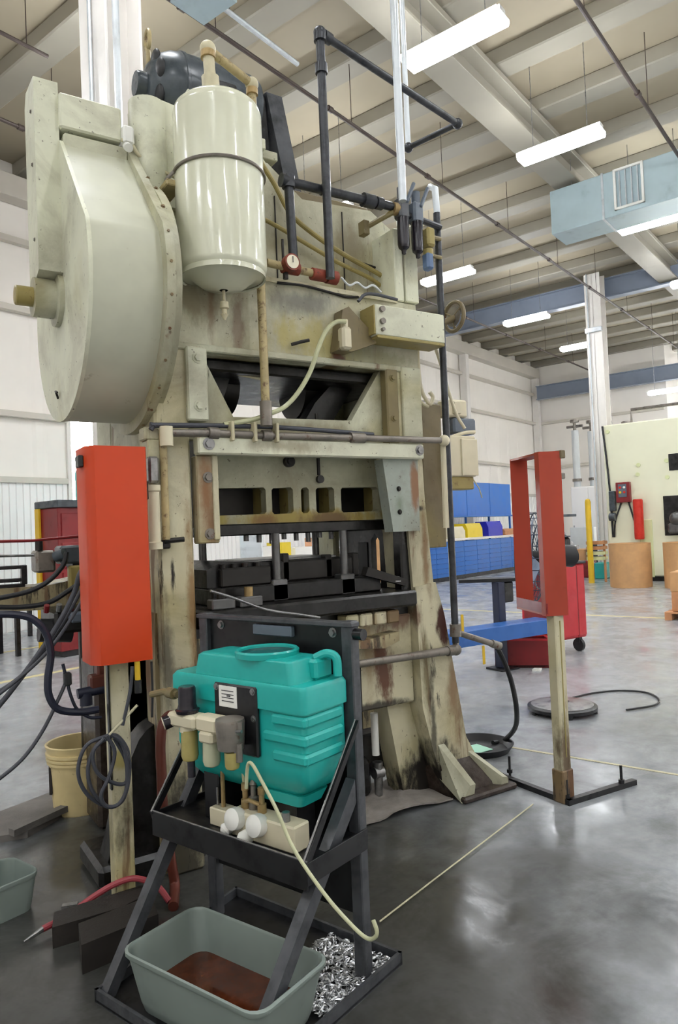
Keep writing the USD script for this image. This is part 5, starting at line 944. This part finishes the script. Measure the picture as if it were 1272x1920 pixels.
# grey tub with dirty oil
def tub(name, label, c, a, b_, h, frame, mat, liquid=None, rot=0.0, rim=.016):
    """an open tub with a rolled rim and wall thickness, a along the first axis"""
    t_ = thing(name, label, 'plastic tub', c, frame)
    def sec(s, z, r): return np.c_[rot2(rrect(-a * s, a * s, -b_ * s, b_ * s, r), rot) + np.array(c[:2]), np.full(20, z)]
    def rot2(p, q): cq, sq = math.cos(q), math.sin(q); return p @ np.array([[cq, sq], [-sq, cq]])
    z0 = c[2]; rings = [sec(.84, z0, .05), sec(.88, z0 + .03, .05), sec(.985, z0 + h - .02, .05), sec(1.0, z0 + h - .02, .05), sec(1.03, z0 + h - .012, .055), sec(1.03, z0 + h, .055), sec(1.0, z0 + h + .004, .055), sec(.965, z0 + h - .004, .05), sec(.86, z0 + .03, .05), sec(.82, z0 + .012, .05)]
    V = np.vstack(rings); n = 20; F = []
    for i in range(len(rings) - 1):
        for j in range(n):
            a0, a1 = i * n + j, i * n + (j + 1) % n; F += [[a0, a1, a1 + n], [a0, a1 + n, a0 + n]]
    V = np.vstack([V, V[:n].mean(0), V[-n:].mean(0)]); k_ = len(V)
    for j in range(n): F += [[k_ - 2, (j + 1) % n, j], [k_ - 1, (len(rings) - 1) * n + j, (len(rings) - 1) * n + (j + 1) % n]]
    part(t_, 'shell', MB().add(V, F), mat, smooth=40)
    if liquid:
        s = .85 + .11 * liquid / h; q = sec(s, z0 + liquid, .05); V = np.vstack([q, q.mean(0), sec(s, z0 + liquid - .008, .05)]); F = [[20, j, (j + 1) % 20] for j in range(20)] + [[j, 21 + j, 21 + (j + 1) % 20] for j in range(20)] + [[j, 21 + (j + 1) % 20, (j + 1) % 20] for j in range(20)]
        solo('waste_oil', MB().add(V, F), 'dirty_oil', 'brown dirty oil in the bottom of the ' + ('big grey tub' if frame == 'B' else 'left tub'), 'oil', frame=frame)
    return t_
tub('plastic_tub', 'big grey plastic tub holding brown oil at the foot of the black stand', (1.588, 1.81, .013), .168, .305, .185, 'B', 'grey_plastic', .05, .04)
tub('plastic_tub', 'smaller grey plastic tub cut by the left edge of the picture', (.395, 3.42, 0), .115, .125, .155, 'W', 'grey_plastic', None, .35)

# floor things at the left
bk = thing('bucket', 'dirty cream plastic bucket on the floor behind the left post', 'bucket', (.95, 4.42, 0))
K_ = 1.06
part(bk, 'shell', MB().lathe([(r * K_, z * 1.05) for r, z in [(0, .0), (.135, 0), (.14, .01), (.158, .27), (.168, .272), (.168, .285), (.162, .29), (.172, .292), (.172, .305), (.163, .31), (.174, .314), (.174, .328), (.166, .332), (.176, .37), (.168, .374), (.162, .37), (.132, .012), (0, .012)]], (.95, 4.42, 0), n=44), 'bucket_plastic')
part(bk, 'dirt_patch', MB().prism([(.776, 4.40), (.79, 4.47), (.80, 4.50), (.81, 4.49), (.80, 4.44), (.79, 4.39)], 'z', .12, .27), 'wood_dark', 'dark smear')
def timber(name, label, quad, z0, z1, mat):
    return solo(name, MB().prism(quad, 'z', z0, z1), mat, label, 'timber')
timber('timber', 'grey weathered plank on the floor in front of the cream bucket', [(.30, 4.22), (.62, 4.16), (.90, 4.40), (.95, 4.46), (.85, 4.72), (.50, 4.55), (.30, 4.5)], 0, .035, 'wood_grey')
timber('timber', 'short grey board end leaning on the plank beside the bucket', [(.55, 4.12), (.95, 4.36), (.93, 4.40), (.53, 4.17)], .036, .07, 'wood_grey')
timber('timber', 'dark oily timber block under the left post, the nearer of two', [(.575, 2.74), (.87, 2.78), (.895, 2.94), (.60, 2.90)], 0, .105, 'wood_dark')
timber('timber', 'dark oily timber block behind the first at the left post foot', [(.52, 2.98), (.78, 2.97), (.92, 3.02), (.91, 3.10), (.55, 3.10)], 0, .08, 'wood_dark')
timber('steel_scrap', 'small bright scrap strip on the floor beside the left tub', [(.61, 3.27), (.67, 3.25), (.68, 3.275), (.62, 3.295)], 0, .012, 'steel')
# crumpled grey sheet under the press
g_ = []; F = []; N = 14
for i in range(N):
    for j in range(N):
        a, b_ = i / (N - 1), j / (N - 1)
        p = (1 - a) * (1 - b_) * np.array([2.10, 3.17]) + a * (1 - b_) * np.array([2.68, 3.14]) + a * b_ * np.array([2.70, 3.55]) + (1 - a) * b_ * np.array([2.30, 3.62])
        g_.append((*p, .012 + .05 * meshkit.noise(np.array([i * .45, j * .45, 3.0])) * (math.sin(a * math.pi) * .8 + .2)))
for i in range(N - 1):
    for j in range(N - 1):
        q = i * N + j; F += [[q, q + N, q + N + 1], [q, q + N + 1, q + 1]]
V = np.array(g_); nb = len(V); F2 = F + [[a + nb, c_ + nb, b_ + nb] for a, b_, c_ in F]
bd_ = [i * N for i in range(N)] + [(N - 1) * N + j for j in range(1, N)] + [i * N + N - 1 for i in range(N - 2, -1, -1)] + [j for j in range(N - 2, 0, -1)]
for q in range(len(bd_)):
    a, b_ = bd_[q], bd_[(q + 1) % len(bd_)]; F2 += [[a, a + nb, b_ + nb], [a, b_ + nb, b_]]
solo('rag', MB().add(np.vstack([V, V - (0, 0, .008)]), F2), 'cloth_grey', 'crumpled grey sheet on the floor under the press bed', 'rag', smooth=60)

# ------------------------------------------------------------------ strip feeder left of the press
fd = thing('strip_feeder', 'oily grey-green strip feeder with valves reaching from the press to the left edge', 'feeder', (.75, 4.2, .0))
part(fd, 'beam', MB().prism([(.2, 1.32), (.75, 1.315), (1.05, 1.36), (1.08, 1.20), (.75, 1.185), (.2, 1.21)], 'y', 4.2, 4.5), 'press_paint_oily')
part(fd, 'plate', MB().box(.86, 1.08, 4.1, 4.16, 1.28, 1.42, b=.01), 'yellow_stain'); part(fd, 'head', MB().box(.90, 1.08, 4.18, 4.45, 1.40, 1.50, b=.02), 'dark_steel')
vl = part(fd, 'valve', MB().box(.70, .80, 4.14, 4.3, 1.39, 1.51, b=.012), 'pipe_grey'); part(fd, 'valve_knob', MB().cyl((.72, 4.16, 1.51), (.72, 4.16, 1.56), .02), 'dark_steel', parent=vl)
part(fd, 'valve', MB().box(.82, .93, 4.12, 4.28, 1.43, 1.53, b=.012).cyl((.80, 4.14, 1.47), (.84, 4.10, 1.49), .03), 'motor_paint')
part(fd, 'rail', MB().tube([(.1, 4.2, 1.575), (.70, 4.2, 1.565), (.94, 4.22, 1.58)], .008, 8), 'dark_red'); part(fd, 'rail', MB().tube([(.2, 4.2, 1.50), (.72, 4.2, 1.485)], .007, 8), 'steel')
for z in (1.425, 1.355, 1.325): part(fd, 'guide_bar', MB().box(.2, .66, 4.25, 4.28, z - .01, z + .01, b=.003), 'black_paint')
part(fd, 'guide_end', MB().box(.64, .67, 4.24, 4.29, 1.33, 1.435, b=.003), 'black_paint')
part(fd, 'carriage', MB().box(.74, 1.06, 3.9, 4.3, 1.08, 1.20, b=.015), 'black_oil'); part(fd, 'carriage_block', MB().box(.98, 1.06, 3.82, 3.95, .98, 1.07, b=.01), 'press_paint_oily')
part(fd, 'cylinder', MB().cyl((.68, 4.0, 1.10), (.84, 4.0, 1.08), .06, 22), 'rubber'); part(fd, 'manifold', MB().box(.80, .98, 3.8, 3.88, 1.14, 1.19, b=.008), 'regulator_grey')
for i in range(4): part(fd, 'fitting', MB().cyl((.70 + i * .06, 3.9, 1.20), (.70 + i * .06, 3.88, 1.235), .014, 8), 'steel' if i % 2 else 'dark_red')
part(fd, 'leg', MB().box(.90, .98, 3.72, 3.80, .78, 1.1, b=.01).box(.86, .98, 3.70, 3.78, .80, .88, b=.01), 'brown_rubber'); part(fd, 'foot_valve', MB().cyl((.80, 3.72, .80), (.95, 3.72, .81), .025).cyl((.84, 3.72, .80), (.84, 3.72, .74), .03), 'blue_black_hose')
part(fd, 'support', MB().box(.98, 1.06, 4.44, 4.5, 0, 1.2, b=.01), 'dark_steel'); part(fd, 'upright_bar', MB().tube([(.965, 4.2, 1.98), (.965, 4.2, 1.42)], .014, 8), 'box_olive')
part(fd, 'plug_block', MB().box(.655, .685, 3.28, 3.32, .93, .985, b=.005), 'rubber')

# ------------------------------------------------------------------ behind the press, left
cbx = thing('tool_cabinet', 'dark red tool cabinet with a grey top seen left of the orange guard', 'cabinet', (5.55, 9.0, 0), 'B')
part(cbx, 'body', MB().box(5.25, 5.95, 8.98, 9.5, .08, 2.02, b=.01), 'dark_red'); part(cbx, 'side', MB().box(5.21, 5.25, 9.40, 9.5, .05, 2.02, b=.005), 'safety_yellow'); part(cbx, 'top', MB().box(5.22, 5.98, 8.92, 9.52, 2.02, 2.12, b=.01), 'motor_paint')
for z in (.4, .8, 1.2, 1.6): part(cbx, 'drawer', MB().box(5.3, 5.9, 8.96, 8.99, z, z + .34, b=.006), 'dark_red')
part(cbx, 'base', MB().box(5.3, 5.9, 9.0, 9.45, 0, .08), 'black_paint')
solo('drum', MB().lathe([(0, 0), (.15, 0), (.15, .3), (.16, .31), (.15, .32), (.15, 1.2), (.16, 1.21), (.15, 1.22), (.15, 2.72), (.12, 2.78), (0, 2.78)], (6.95, 11.0, 0), n=32), 'teal_bright', 'bright turquoise tank standing before the window left of the press', 'tank', frame='B')
for i, (x, y, z, w, h, m_) in enumerate(((4.2, 10.0, 0, .9, .9, 'wood_grey'), (5.6, 11.4, 0, .7, .8, 'motor_paint'))):
    t = thing('work_table', 'grey table seen low at the left edge behind the hoses' if i == 0 else 'dark table standing along the back wall behind the red cabinet', 'table', (x, y, 0), 'B')
    part(t, 'top', MB().box(x - w, x + w, y - .3, y + .3, h - .06, h), m_)
    for a in (-1, 1):
        for b_ in (-1, 1): part(t, 'leg', MB().box(x + a * (w - .05) - .03, x + a * (w - .05) + .03, y + b_ * .25 - .03, y + b_ * .25 + .03, 0, h - .06), 'black_paint')

# seen through the press: stock on the far side
t = thing('storage_box', 'orange cardboard box seen through the slot of the press side', 'box', (9.15, 6.37, 0), 'B'); part(t, 'body', MB().box(8.9, 9.4, 6.12, 6.62, 0, 1.60, b=.01), 'cardboard'); part(t, 'flap', MB().box(8.88, 9.42, 6.10, 6.36, 1.57, 1.62, b=.005), 'wood_pale')
t = thing('shelf_unit', 'pale shelf unit seen through the die space of the press', 'shelf', (9.5, 8.5, 0), 'B')
for z in (.4, 1.0, 1.6): part(t, 'shelf', MB().box(8.4, 10.6, 8.3, 8.8, z, z + .04), 'galvanised')
for u in (8.42, 10.56): part(t, 'post', MB().box(u, u + .04, 8.3, 8.8, 0, 2.0), 'galvanised')
for i, (u, w, h, m_, lab) in enumerate(((8.5, .3, .3, 'white_plastic', 'white box on the left of the shelf unit'), (8.95, .25, .35, 'bin_yellow', 'yellow box on the shelf unit'), (9.3, .5, .25, 'paper', 'wide white box on the shelf unit'), (9.95, .35, .4, 'wood_pale', 'peach carton on the right of the shelf unit'))):
    solo('carton', MB().box(u, u + w, 8.35, 8.7, 1.04, 1.04 + h, b=.008), m_, lab + ' seen through the die space', 'box', frame='B')

# ------------------------------------------------------------------ blue workbench along the back wall
wb_ = thing('workbench', 'long blue workbench with a blue back panel at the far wall right of the press', 'workbench', (20.3, 10.3, 0), 'B')
W0, W1 = 15.6, 23.6
for k in range(10):
    a = W0 + k * .8; part(wb_, 'front_panel', MB().box(a + .005, a + .795, 10.25, 10.29, .12, 1.10, b=.006), 'bench_blue')
    for q in range(6): part(wb_, 'louvre', MB().box(a + .03, a + .77, 10.235, 10.25, .22 + q * .14, .24 + q * .14, b=.003), 'blue_sheet')
part(wb_, 'counter', MB().box(W0, W1, 10.2, 11.0, 1.12, 1.18), 'column_paint'); part(wb_, 'plinth', MB().box(W0, W1, 10.3, 10.9, 0, .12), 'black_paint')
for k in range(5): part(wb_, 'back_panel', MB().box(W0 + k * 1.6 + .01, W0 + (k + 1) * 1.6 - .01, 10.95, 10.99, 1.84, 2.92, b=.006), 'bench_blue')
for k in range(6): part(wb_, 'post', MB().box(W0 + k * 1.6 - .03, W0 + k * 1.6 + .03, 10.99, 11.05, 0, 2.92), 'bench_blue')
part(wb_, 'shelf', MB().box(W0, W1, 10.6, 11.0, 1.80, 1.84), 'bench_blue')
def bin_(name, u, w, z, h, m_, lab, cat='box'): return solo(name, MB().prism([(10.3, z), (10.75, z), (10.75, z + h), (10.38, z + h), (10.3, z + h * .6)], 'x', u, u + w), m_, lab, cat, frame='B')
bin_('parts_bin', 19.15, .95, 1.181, .42, 'bin_yellow', 'yellow parts bin on the blue workbench', 'bin'); bin_('parts_bin', 20.5, 1.0, 1.181, .46, 'bin_blue', 'dark blue parts bin on the workbench right of the yellow one', 'bin')
bin_('carton', 18.2, .8, 1.181, .34, 'box_cream', 'cream carton on the workbench left of the yellow bin'); bin_('carton', 17.2, .6, 1.181, .25, 'paper', 'white carton on the workbench at the upright black pipe')
bin_('carton', 21.7, .9, 1.181, .2, 'wood_pale', 'low tan carton on the workbench behind the red guard')

# ------------------------------------------------------------------ right background
mc = thing('factory_press', 'huge pale yellow-green machine at the right edge behind the cardboard barrels', 'machine', (19.3, 4.3, 0), 'B')
part(mc, 'body', MB().box(18.45, 19.4, 2.0, 5.98, .12, 3.92, b=.03), 'machine_cream'); part(mc, 'green_foot', MB().box(18.42, 18.46, 4.9, 5.2, .1, 1.5, b=.01), 'machine_green')
part(mc, 'base', MB().box(18.5, 19.4, 2.0, 5.9, 0, .12), 'black_paint'); part(mc, 'dark_opening', MB().box(18.43, 18.46, 4.08, 4.62, 1.1, 2.05, b=.005), 'black_oil'); part(mc, 'small_opening', MB().box(18.43, 18.46, 4.1, 4.45, 2.65, 3.05, b=.005), 'black_oil')
part(mc, 'cable', MB().tube([(18.43, 5.97, 3.9), (18.42, 5.9, 3.0), (18.42, 5.86, 2.2), (18.42, 5.84, 1.1)], .025, 8, smooth=5), 'rubber')
for v, z in ((5.85, 3.75), (5.15, 2.85), (5.18, 2.62), (4.5, 2.9), (4.5, 2.5)): part(mc, 'rivet', MB().cyl((18.46, v, z), (18.42, v, z), .05, 12), 'machine_green')
rb = part(mc, 'control_box', MB().box(18.3, 18.45, 5.35, 5.68, 1.95, 2.45, b=.01), 'dark_red'); part(mc, 'panel', MB().box(18.285, 18.30, 5.42, 5.62, 2.08, 2.4, b=.004), 'regulator_grey', parent=rb)
for k, (v, z) in enumerate(((5.57, 2.32), (5.47, 2.32), (5.57, 2.2), (5.47, 2.2))): part(mc, 'button', MB().cyl((18.285, v, z), (18.27, v, z), .03, 10), ('ext_red', 'paper', 'bin_yellow', 'ext_red')[k], parent=rb)
part(mc, 'cable', MB().tube([(18.42, 5.6, 1.95), (18.38, 5.75, 1.5), (18.4, 5.8, 1.1)], .02, 6, smooth=4).tube([(18.42, 5.42, 1.95), (18.38, 5.3, 1.5), (18.4, 5.2, 1.1)], .02, 6, smooth=4), 'rubber')
part(mc, 'air_cylinder', MB().lathe([(0, 0), (.10, 0), (.115, .03), (.115, .95), (.10, .98), (0, .98)], (18.30, 5.17, 1.03), n=22), 'ext_red', 'bright red upright cylinder'); part(mc, 'cylinder_clip', MB().box(18.3, 18.45, 5.1, 5.24, 1.2, 1.24).box(18.3, 18.45, 5.1, 5.24, 1.8, 1.84), 'black_paint')
part(mc, 'top_rail', MB().tube([(18.6, 5.3, 3.92), (18.6, 5.3, 4.25), (18.6, 2.2, 4.25)], .03, 8).tube([(18.6, 3.8, 3.92), (18.6, 3.8, 4.25)], .03, 8), 'pipe_grey'); part(mc, 'work_head', MB().box(18.2, 18.44, 4.0, 4.5, 1.15, 1.4, b=.04).sphere((18.25, 4.3, 1.5), .16), 'tool_steel')
part(mc, 'side_box', MB().box(18.3, 18.44, 5.72, 5.86, 1.75, 2.25, b=.01).cyl((18.3, 5.72, 1.6), (18.3, 5.86, 1.6), .1), 'motor_paint')
for i, (u, v, lab) in enumerate(((16.95, 5.02, 'brown cardboard barrel in front of the pale machine below the red cylinder'), (16.95, 3.85, 'brown cardboard barrel cut by the right edge of the picture'))):
    t = thing('barrel', lab, 'barrel', (u, v, 0), 'B')
    part(t, 'side', MB().lathe([(0, .0), (.45, 0), (.455, .03), (.455, .98), (.46, .985), (.455, .99), (.44, .99), (.43, .90), (0, .88)], (u, v, 0), n=14), 'cardboard')
    part(t, 'scrap', MB().sphere((u, v, .86), .40, 3, (1, 1, .2)), 'pipe_grey', smooth=False)
t = thing('crate', 'slatted tan crate end beside the left barrel', 'crate', (18.2, 6.05, 0), 'B')
for z in (.55, .68, .81, .94): part(t, 'slat', MB().box(17.9, 18.3, 5.95, 6.35, z, z + .08), 'wood_pale' if z > .7 else 'machine_green')
for v in (5.95, 6.30): part(t, 'post', MB().box(18.1, 18.15, v, v + .05, 0, 1.03), 'wood_pale')
solo('storage_bin', MB().box(19.4, 19.8, 6.75, 7.1, 0, .45, b=.02), 'dark_red', 'dark red bin on the floor left of the crate', 'bin', frame='B'); solo('storage_bin', MB().box(19.0, 19.4, 6.28, 6.55, 0, .42, b=.02), 'teal_plastic', 'teal bin on the floor beside the crate', 'bin', frame='B')
solo('storage_bin', MB().box(20.0, 20.4, 7.15, 7.5, 0, .75, b=.02), 'cardboard', 'tan carton standing left of the dark red bin', 'box', frame='B'); solo('storage_bin', MB().box(20.1, 20.4, 6.75, 7.05, 0, .95, b=.02), 'motor_paint', 'dark grey crate behind the teal bin', 'bin', frame='B')
solo('bollard', MB().lathe([(0, 0), (.07, 0), (.07, 2.0), (.05, 2.06), (0, 2.08)], (17.75, 6.2, 0), n=16), 'safety_yellow', 'yellow bollard left of the pale machine', 'bollard', frame='B')
t = thing('pallet', 'wooden pallet at the right edge', 'pallet', (11.9, 2.6, 0), 'B')
for k in range(4): part(t, 'deck_board', MB().box(11.5 + k * .22, 11.66 + k * .22, 2.0, 2.95, .10, .125), 'wood_pale')
for v in (2.0, 2.45, 2.85): part(t, 'stringer', MB().box(11.5, 12.35, v, v + .1, 0, .10), 'wood_pale')
solo('carton', MB().box(11.58, 12.3, 2.05, 2.86, .126, .42, b=.01), 'wood_pale', 'lower cardboard carton on the pallet at the right edge', 'box', frame='B'); solo('carton', MB().box(11.58, 12.3, 2.05, 2.87, .421, .72, b=.01), 'cardboard', 'upper cardboard carton on the pallet at the right edge', 'box', frame='B')
# pipe racks and boards against the end wall
for i, (v, lab) in enumerate(((9.6, 'leftmost of the pale upright bottles against the end wall'), (9.0, 'second pale upright pipe against the end wall'), (8.4, 'third pale upright pipe against the end wall'), (7.75, 'fourth pale upright pipe against the end wall, left of the machine'))):
    t = thing('standpipe', lab, 'pipe', (26.5, v, 0), 'B')
    part(t, 'pipe', MB().cyl((26.5, v, 0), (26.5, v, 4.9 - .1 * i), .13, 16), ('pegs', 'pegs', 'column_paint', 'galvanised')[i])
    part(t, 'valve', MB().cyl((26.5, v, 4.9 - .1 * i), (26.5, v, 5.2 - .1 * i), .06, 10).cyl((26.5, v - .3, 5.05 - .1 * i), (26.5, v + .3, 5.05 - .1 * i), .05, 10).cyl((26.5, v, 5.2 - .1 * i), (26.5, v, 5.3 - .1 * i), .16, 14), 'pipe_grey')
    part(t, 'collar', MB().cyl((26.5, v, 3.0), (26.5, v, 3.1), .17, 16), 'pipe_grey')
t = thing('white_cabinet', 'tall white cabinet left of the pale machine', 'cabinet', (22.5, 7.6, 0), 'B')
part(t, 'body', MB().box(22.3, 22.9, 7.2, 8.3, .06, 2.6, b=.01), 'wall_panel')
for a, b_ in ((7.22, 7.74), (7.76, 8.28)): d = part(t, 'door', MB().box(22.27, 22.30, a, b_, .1, 2.56, b=.004), 'wall_panel'); part(t, 'handle', MB().box(22.25, 22.27, b_ - .06, b_ - .03, 1.2, 1.4, b=.004), 'steel', parent=d)
part(t, 'plinth', MB().box(22.32, 22.88, 7.22, 8.28, 0, .06), 'black_paint')
solo('carton', MB().box(21.0, 21.5, 7.2, 7.9, .0, 1.35, b=.01), 'pegs', 'pale carton stack in front of the white cabinet', 'box', frame='B')

# tool cart, fan and bench beyond the right guard
ct = thing('tool_cart', 'bright red rolling tool cart behind the right guard', 'tool cart', (6.75, 5.98, 0))
part(ct, 'body', MB().box(6.55, 7.06, 5.70, 6.25, .17, 1.04, b=.015), 'red_cart'); part(ct, 'top', MB().box(6.53, 7.08, 5.68, 6.27, 1.04, 1.07, b=.008), 'black_paint')
part(ct, 'door', MB().box(6.57, 6.90, 5.688, 5.70, .2, 1.02, b=.005), 'red_cart'); part(ct, 'door', MB().box(6.915, 7.04, 5.688, 5.70, .2, 1.02, b=.005), 'red_cart'); part(ct, 'seam', MB().box(6.895, 6.92, 5.692, 5.70, .19, 1.03, b=.001), 'dark_red')
part(ct, 'side_panel', MB().box(6.545, 6.55, 5.74, 6.2, .2, 1.0, b=.002), 'dark_red')
for x, y in ((6.62, 5.77), (6.99, 5.77), (6.62, 6.18), (6.99, 6.18)): part(ct, 'caster', MB().cyl((x - .02, y, .075), (x + .02, y, .075), .075, 20).box(x - .03, x + .03, y - .03, y + .03, .10, .17, b=.005), 'rubber')
t = thing('bench_vise', 'black machine part standing on the red tool cart', 'vise', (6.85, 5.85, 1.07))
part(t, 'body', MB().box(6.70, 6.98, 5.74, 5.92, 1.07, 1.2, b=.03), 'rubber'); part(t, 'jaw', MB().box(6.74, 6.92, 5.74, 5.9, 1.2, 1.36, b=.03), 'black_oil'); part(t, 'screw', MB().cyl((6.85, 5.6, 1.24), (6.85, 5.75, 1.24), .025), 'steel'); part(t, 'knob', MB().sphere((6.78, 5.8, 1.39), .035, 2).sphere((6.86, 5.8, 1.39), .03, 2).sphere((6.94, 5.8, 1.27), .05, 2), 'steel')
part(t, 'plate', MB().box(6.74, 6.90, 5.74, 5.9, 1.36, 1.375).box(6.7, 7.0, 5.72, 5.76, 1.60, 1.63).box(6.76, 6.8, 5.78, 5.82, 1.37, 1.61), 'motor_paint')
fb = gz = None
fn = thing('pedestal_fan', 'pedestal fan with a round black base standing behind the right guard', 'fan', (4.65, 4.04, 0))
part(fn, 'base', MB().lathe([(0, .05), (.05, .05), (.18, .045), (.255, .03), (.275, .03), (.275, .055), (.25, .065), (.12, .075), (.05, .09), (0, .1)], (4.65, 4.04, 0), n=44), 'black_paint'); part(fn, 'base_cover', MB().lathe([(.06, .088), (.13, .078), (.245, .068), (.245, .063), (.06, .07)], (4.65, 4.04, 0), n=44), 'steel')
for a in np.linspace(.3, 2 * np.pi + .3, 6)[:-1]: part(fn, 'caster', MB().cyl((4.65 + .25 * math.cos(a), 4.04 + .25 * math.sin(a), .0), (4.65 + .25 * math.cos(a), 4.04 + .25 * math.sin(a), .035), .022, 10), 'rubber')
part(fn, 'pole', MB().cyl((4.65, 4.04, .08), (4.65, 4.04, 1.28), .018, 12), 'black_paint'); part(fn, 'motor', MB().cyl((4.60, 4.06, 1.28), (4.80, 3.99, 1.26), .09, 20).cyl((4.78, 4.0, 1.26), (4.83, 3.98, 1.26), .06), 'rubber')
fa = np.array([-.80, .58, .05]); fa /= np.linalg.norm(fa); e1 = np.cross(fa, (0, 0, 1.0)); e1 /= np.linalg.norm(e1); e2 = np.cross(e1, fa); fc = np.array([4.50, 4.115, 1.27])
cg = MB()
for R_, o in ((.36, 0), (.36, .10), (.26, .11), (.15, .115), (.26, -.03), (.15, -.04)): cg.tube([fc + fa * o + R_ * (math.cos(q) * e1 + math.sin(q) * e2) for q in np.linspace(0, 2 * np.pi, 37)], .006, 6, cap=False)
for q in np.linspace(0, 2 * np.pi, 25)[:-1]:
    w_ = math.cos(q) * e1 + math.sin(q) * e2; cg.tube([fc + fa * .115 + .05 * w_, fc + fa * .11 + .28 * w_, fc + fa * .09 + .36 * w_, fc + .36 * w_, fc - fa * .03 + .26 * w_, fc - fa * .04 + .06 * w_], .003, 5)
part(fn, 'cage', cg, 'fan_cage')
for k in range(4):
    q = k * 1.571 + .4; w_ = math.cos(q) * e1 + math.sin(q) * e2; x_ = -math.sin(q) * e1 + math.cos(q) * e2
    P = [fc + fa * .03 + .05 * w_ - .03 * x_, fc + fa * .06 + .05 * w_ + .03 * x_, fc + fa * .08 + .33 * w_ + .12 * x_, fc + fa * .02 + .33 * w_ - .08 * x_]; Q = [p + fa * .004 for p in P]
    part(fn, 'blade', MB().add(P + Q, [[0, 1, 2], [0, 2, 3], [4, 6, 5], [4, 7, 6], [0, 4, 5], [0, 5, 1], [1, 5, 6], [1, 6, 2], [2, 6, 7], [2, 7, 3], [3, 7, 4], [3, 4, 0]]), 'regulator_blue', smooth=False)
part(fn, 'hub', MB().cyl(fc - fa * .05, fc + fa * .09, .05, 18), 'rubber')
t = thing('work_stand', 'dark stand with a flat top and a wide blue sheet shelf beyond the press', 'stand', (5.7, 5.6, 0))
part(t, 'top', MB().prism([(5.22, 5.86), (5.42, 5.98), (5.98, 5.60), (5.78, 5.44)], 'z', .93, .965), 'black_paint'); part(t, 'post', MB().box(5.52, 5.62, 5.58, 5.68, .02, .93, b=.006), 'navy'); part(t, 'knee', MB().box(5.62, 5.78, 5.60, 5.7, .70, .93, b=.02), 'black_oil')
part(t, 'sheet', MB().box(4.55, 6.02, 5.30, 5.325, .365, .515, b=.004), 'blue_sheet'); part(t, 'sheet_top', MB().box(4.55, 6.02, 5.325, 5.55, .505, .515, b=.002), 'blue_sheet')
part(t, 'foot', MB().box(5.45, 5.70, 5.5, 5.75, 0, .02), 'black_paint')
t = thing('parts_tub', 'dark red open steel tub on the floor under the blue sheet', 'tub', (5.80, 5.55, 0))
q0 = [(5.56, 5.72), (5.72, 5.88), (6.12, 5.50), (5.97, 5.30)]
part(t, 'shell', MB().prism(q0, 'z', 0, .30, holes=[[(5.585, 5.72), (5.72, 5.855), (6.09, 5.50), (5.965, 5.335)]]), 'dark_red'); part(t, 'bottom', MB().prism(q0, 'z', .0, .03), 'black_oil'); part(t, 'rim', MB().prism([(5.55, 5.72), (5.72, 5.89), (6.13, 5.50), (5.97, 5.29)], 'z', .29, .31, holes=[[(5.585, 5.72), (5.72, 5.855), (6.09, 5.50), (5.965, 5.335)]]), 'red_cart')
solo('paper', MB().prism([(5.70, 5.33), (5.78, 5.37), (5.83, 5.31), (5.75, 5.27)], 'z', 0, .02), 'paper', 'white crumpled paper on the floor in front of the dark red tub', 'paper')
solo('paper', MB().prism([(7.0, 4.45), (7.1, 4.5), (7.15, 4.42), (7.05, 4.36)], 'z', 0, .004), 'paper', 'small white paper scrap alone on the floor at the right', 'paper')
